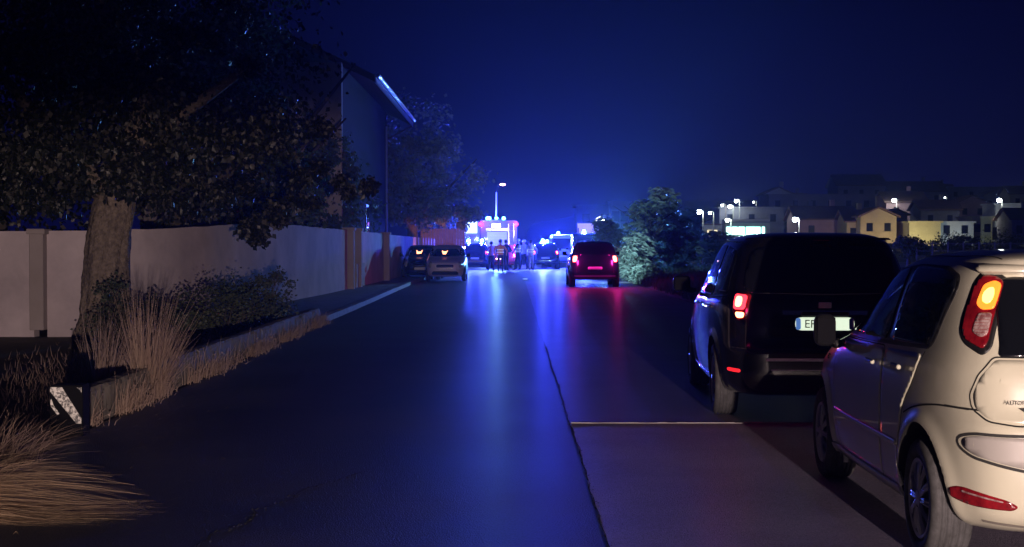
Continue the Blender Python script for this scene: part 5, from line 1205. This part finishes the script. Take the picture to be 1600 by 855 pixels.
# lights shining on the yellow storehouse wall and bushes: garden floodlight in front of it
def flood(label, u, y, z, to, p, col):
    x = px(u, y); T = thing('floodlight', label, 'floodlight', (x, y, z), 0); b = MB(); b.tube([(0, 0, -.6), (0, 0, .1)], .04, 6); b.build('post', M_black, T)
    hb = bevelled('housing', [((0, 0, .2), (.3, .14, .22))], M_black, T, .02, 1); l = lamp('flood_light', 'SPOT', (0, .16, .3), p * .7, col, .1, aim((x, y, z), to), R(125), .8, parent=T); return T
flood('small floodlight on the ground facing the yellow storehouse', 1440, 178, hill(px(1440, 178), 178) + .4, (px(1436, 186), 186, 4.0), 1600, (1, .9, .55))
flood('small floodlight on the ground facing the cream gabled house', 1350, 180, hill(px(1350, 180), 180) + .4, (px(1352, 190), 190, 4.2), 900, (1, .85, .55))
flood('small floodlight on the ground facing the storehouse middle', 1500, 180, hill(px(1500, 180), 180) + .4, (px(1500, 190), 190, 4.2), 500, (.7, .95, 1))
# bushes and trees of the village
gv = random.Random(5)
for (lbl, u, y, w_, h_, m_, z0) in [('bright yellow-green bush below the kiosk', 1118, 168, 1.8, .6, M_shrub, None), ('bright bush below the shopfront', 1172, 172, 1.6, .6, M_shrub, None), ('bright bush strip before the cream gabled house', 1332, 176, 1.9, 1.1, M_leafpale, None), ('second bright bush by the cream gabled house', 1350, 175, 1.6, 1.0, M_leafpale, None),
      ('pale bush below the cream gabled house', 1385, 168, 1.5, .9, M_leafpale, None), ('dark trees in front of the storehouse middle', 1478, 174, 3.2, 2.2, M_shrub, None), ('rounded dark tree at the right end of the storehouse', 1505, 173, 2.2, 2.6, M_shrub, None), ('dark hedge mass at the right below the colonnaded house', 1560, 170, 4.2, 2.4, M_leaf, None),
      ('dark shrubs below the yellow storehouse wall', 1432, 160, 1.6, 1.6, M_leaf, None), ('dark tree left of the broad apartment block', 1222, 215, 2.4, 3.2, M_leaf, None), ('dark trees between mauve house and ridge', 1452, 235, 4.5, 3.0, M_leaf, None), ('tree clump high on the right ridge', 1500, 262, 6.0, 3.6, M_leaf, None), ('dark tree clump behind the kiosk lamps', 1100, 210, 3.0, 3.0, M_leaf, None), ('dark bush left of the village', 1070, 150, 2.6, 2.2, M_reed, None)]:
    x = px(u, y); z = hill(x, y); T = thing('village_bush', lbl, 'bush', (x, y, z - .3)); b = MB()
    for k in range(4): b.tube([(0, 0, 0), (gv.uniform(-w_, w_) * .5, gv.uniform(-.5, .5), h_ * .7)], [.06, .02], 5)
    b.build('trunk', M_bark2, T); leaf_cloud('crown', [(0, 0, h_ * .55, w_ * .7, w_ * .6, h_ * .6), (w_ * .4, 0, h_ * .45, w_ * .5, w_ * .5, h_ * .5), (-w_ * .45, 0, h_ * .4, w_ * .45, w_ * .5, h_ * .45)], 1500, .26, m_, T, int(u), .3, .2)
# field fence at the right
FF = thing('field_fence', 'thin post and wire fence across the field at the far right', 'fence', (px(1530, 120), 120, 0))
for i in range(9): b = MB(); b.box((-5.2 + i * 1.3, 0, .8), (.09, .09, 1.9)); b.build('post', M_conc, FF)
for zz in (.5, 1.0, 1.6): b = MB(); b.box((0, 0, zz), (10.6, .025, .03)); b.build('wire', M_kerb, FF)
# tail light blinkers far up: distant aircraft-like wire lights are left as a cable lamp
# ------------------------------------------------------------------ thin night haze
bm = bmesh.new(); bmesh.ops.create_cube(bm, size=1)
for v in bm.verts: v.co = Vector((v.co.x * 500, v.co.y * 440 + 190, 10 + v.co.z * 30))
me = bpy.data.meshes.new('haze'); bm.to_mesh(me); bm.free(); hz = mesh_ob('haze', me); hz['kind'] = 'stuff'
m = bpy.data.materials.new('haze'); m.use_nodes = True; nt = m.node_tree; nt.nodes.clear()
o_ = nt.nodes.new('ShaderNodeOutputMaterial'); pv_ = nt.nodes.new('ShaderNodeVolumePrincipled'); pv_.inputs['Color'].default_value = (.50, .62, 1.0, 1); pv_.inputs['Density'].default_value = 0.00065; pv_.inputs['Anisotropy'].default_value = 0.7
nt.links.new(pv_.outputs[0], o_.inputs['Volume']); me.materials.append(m)
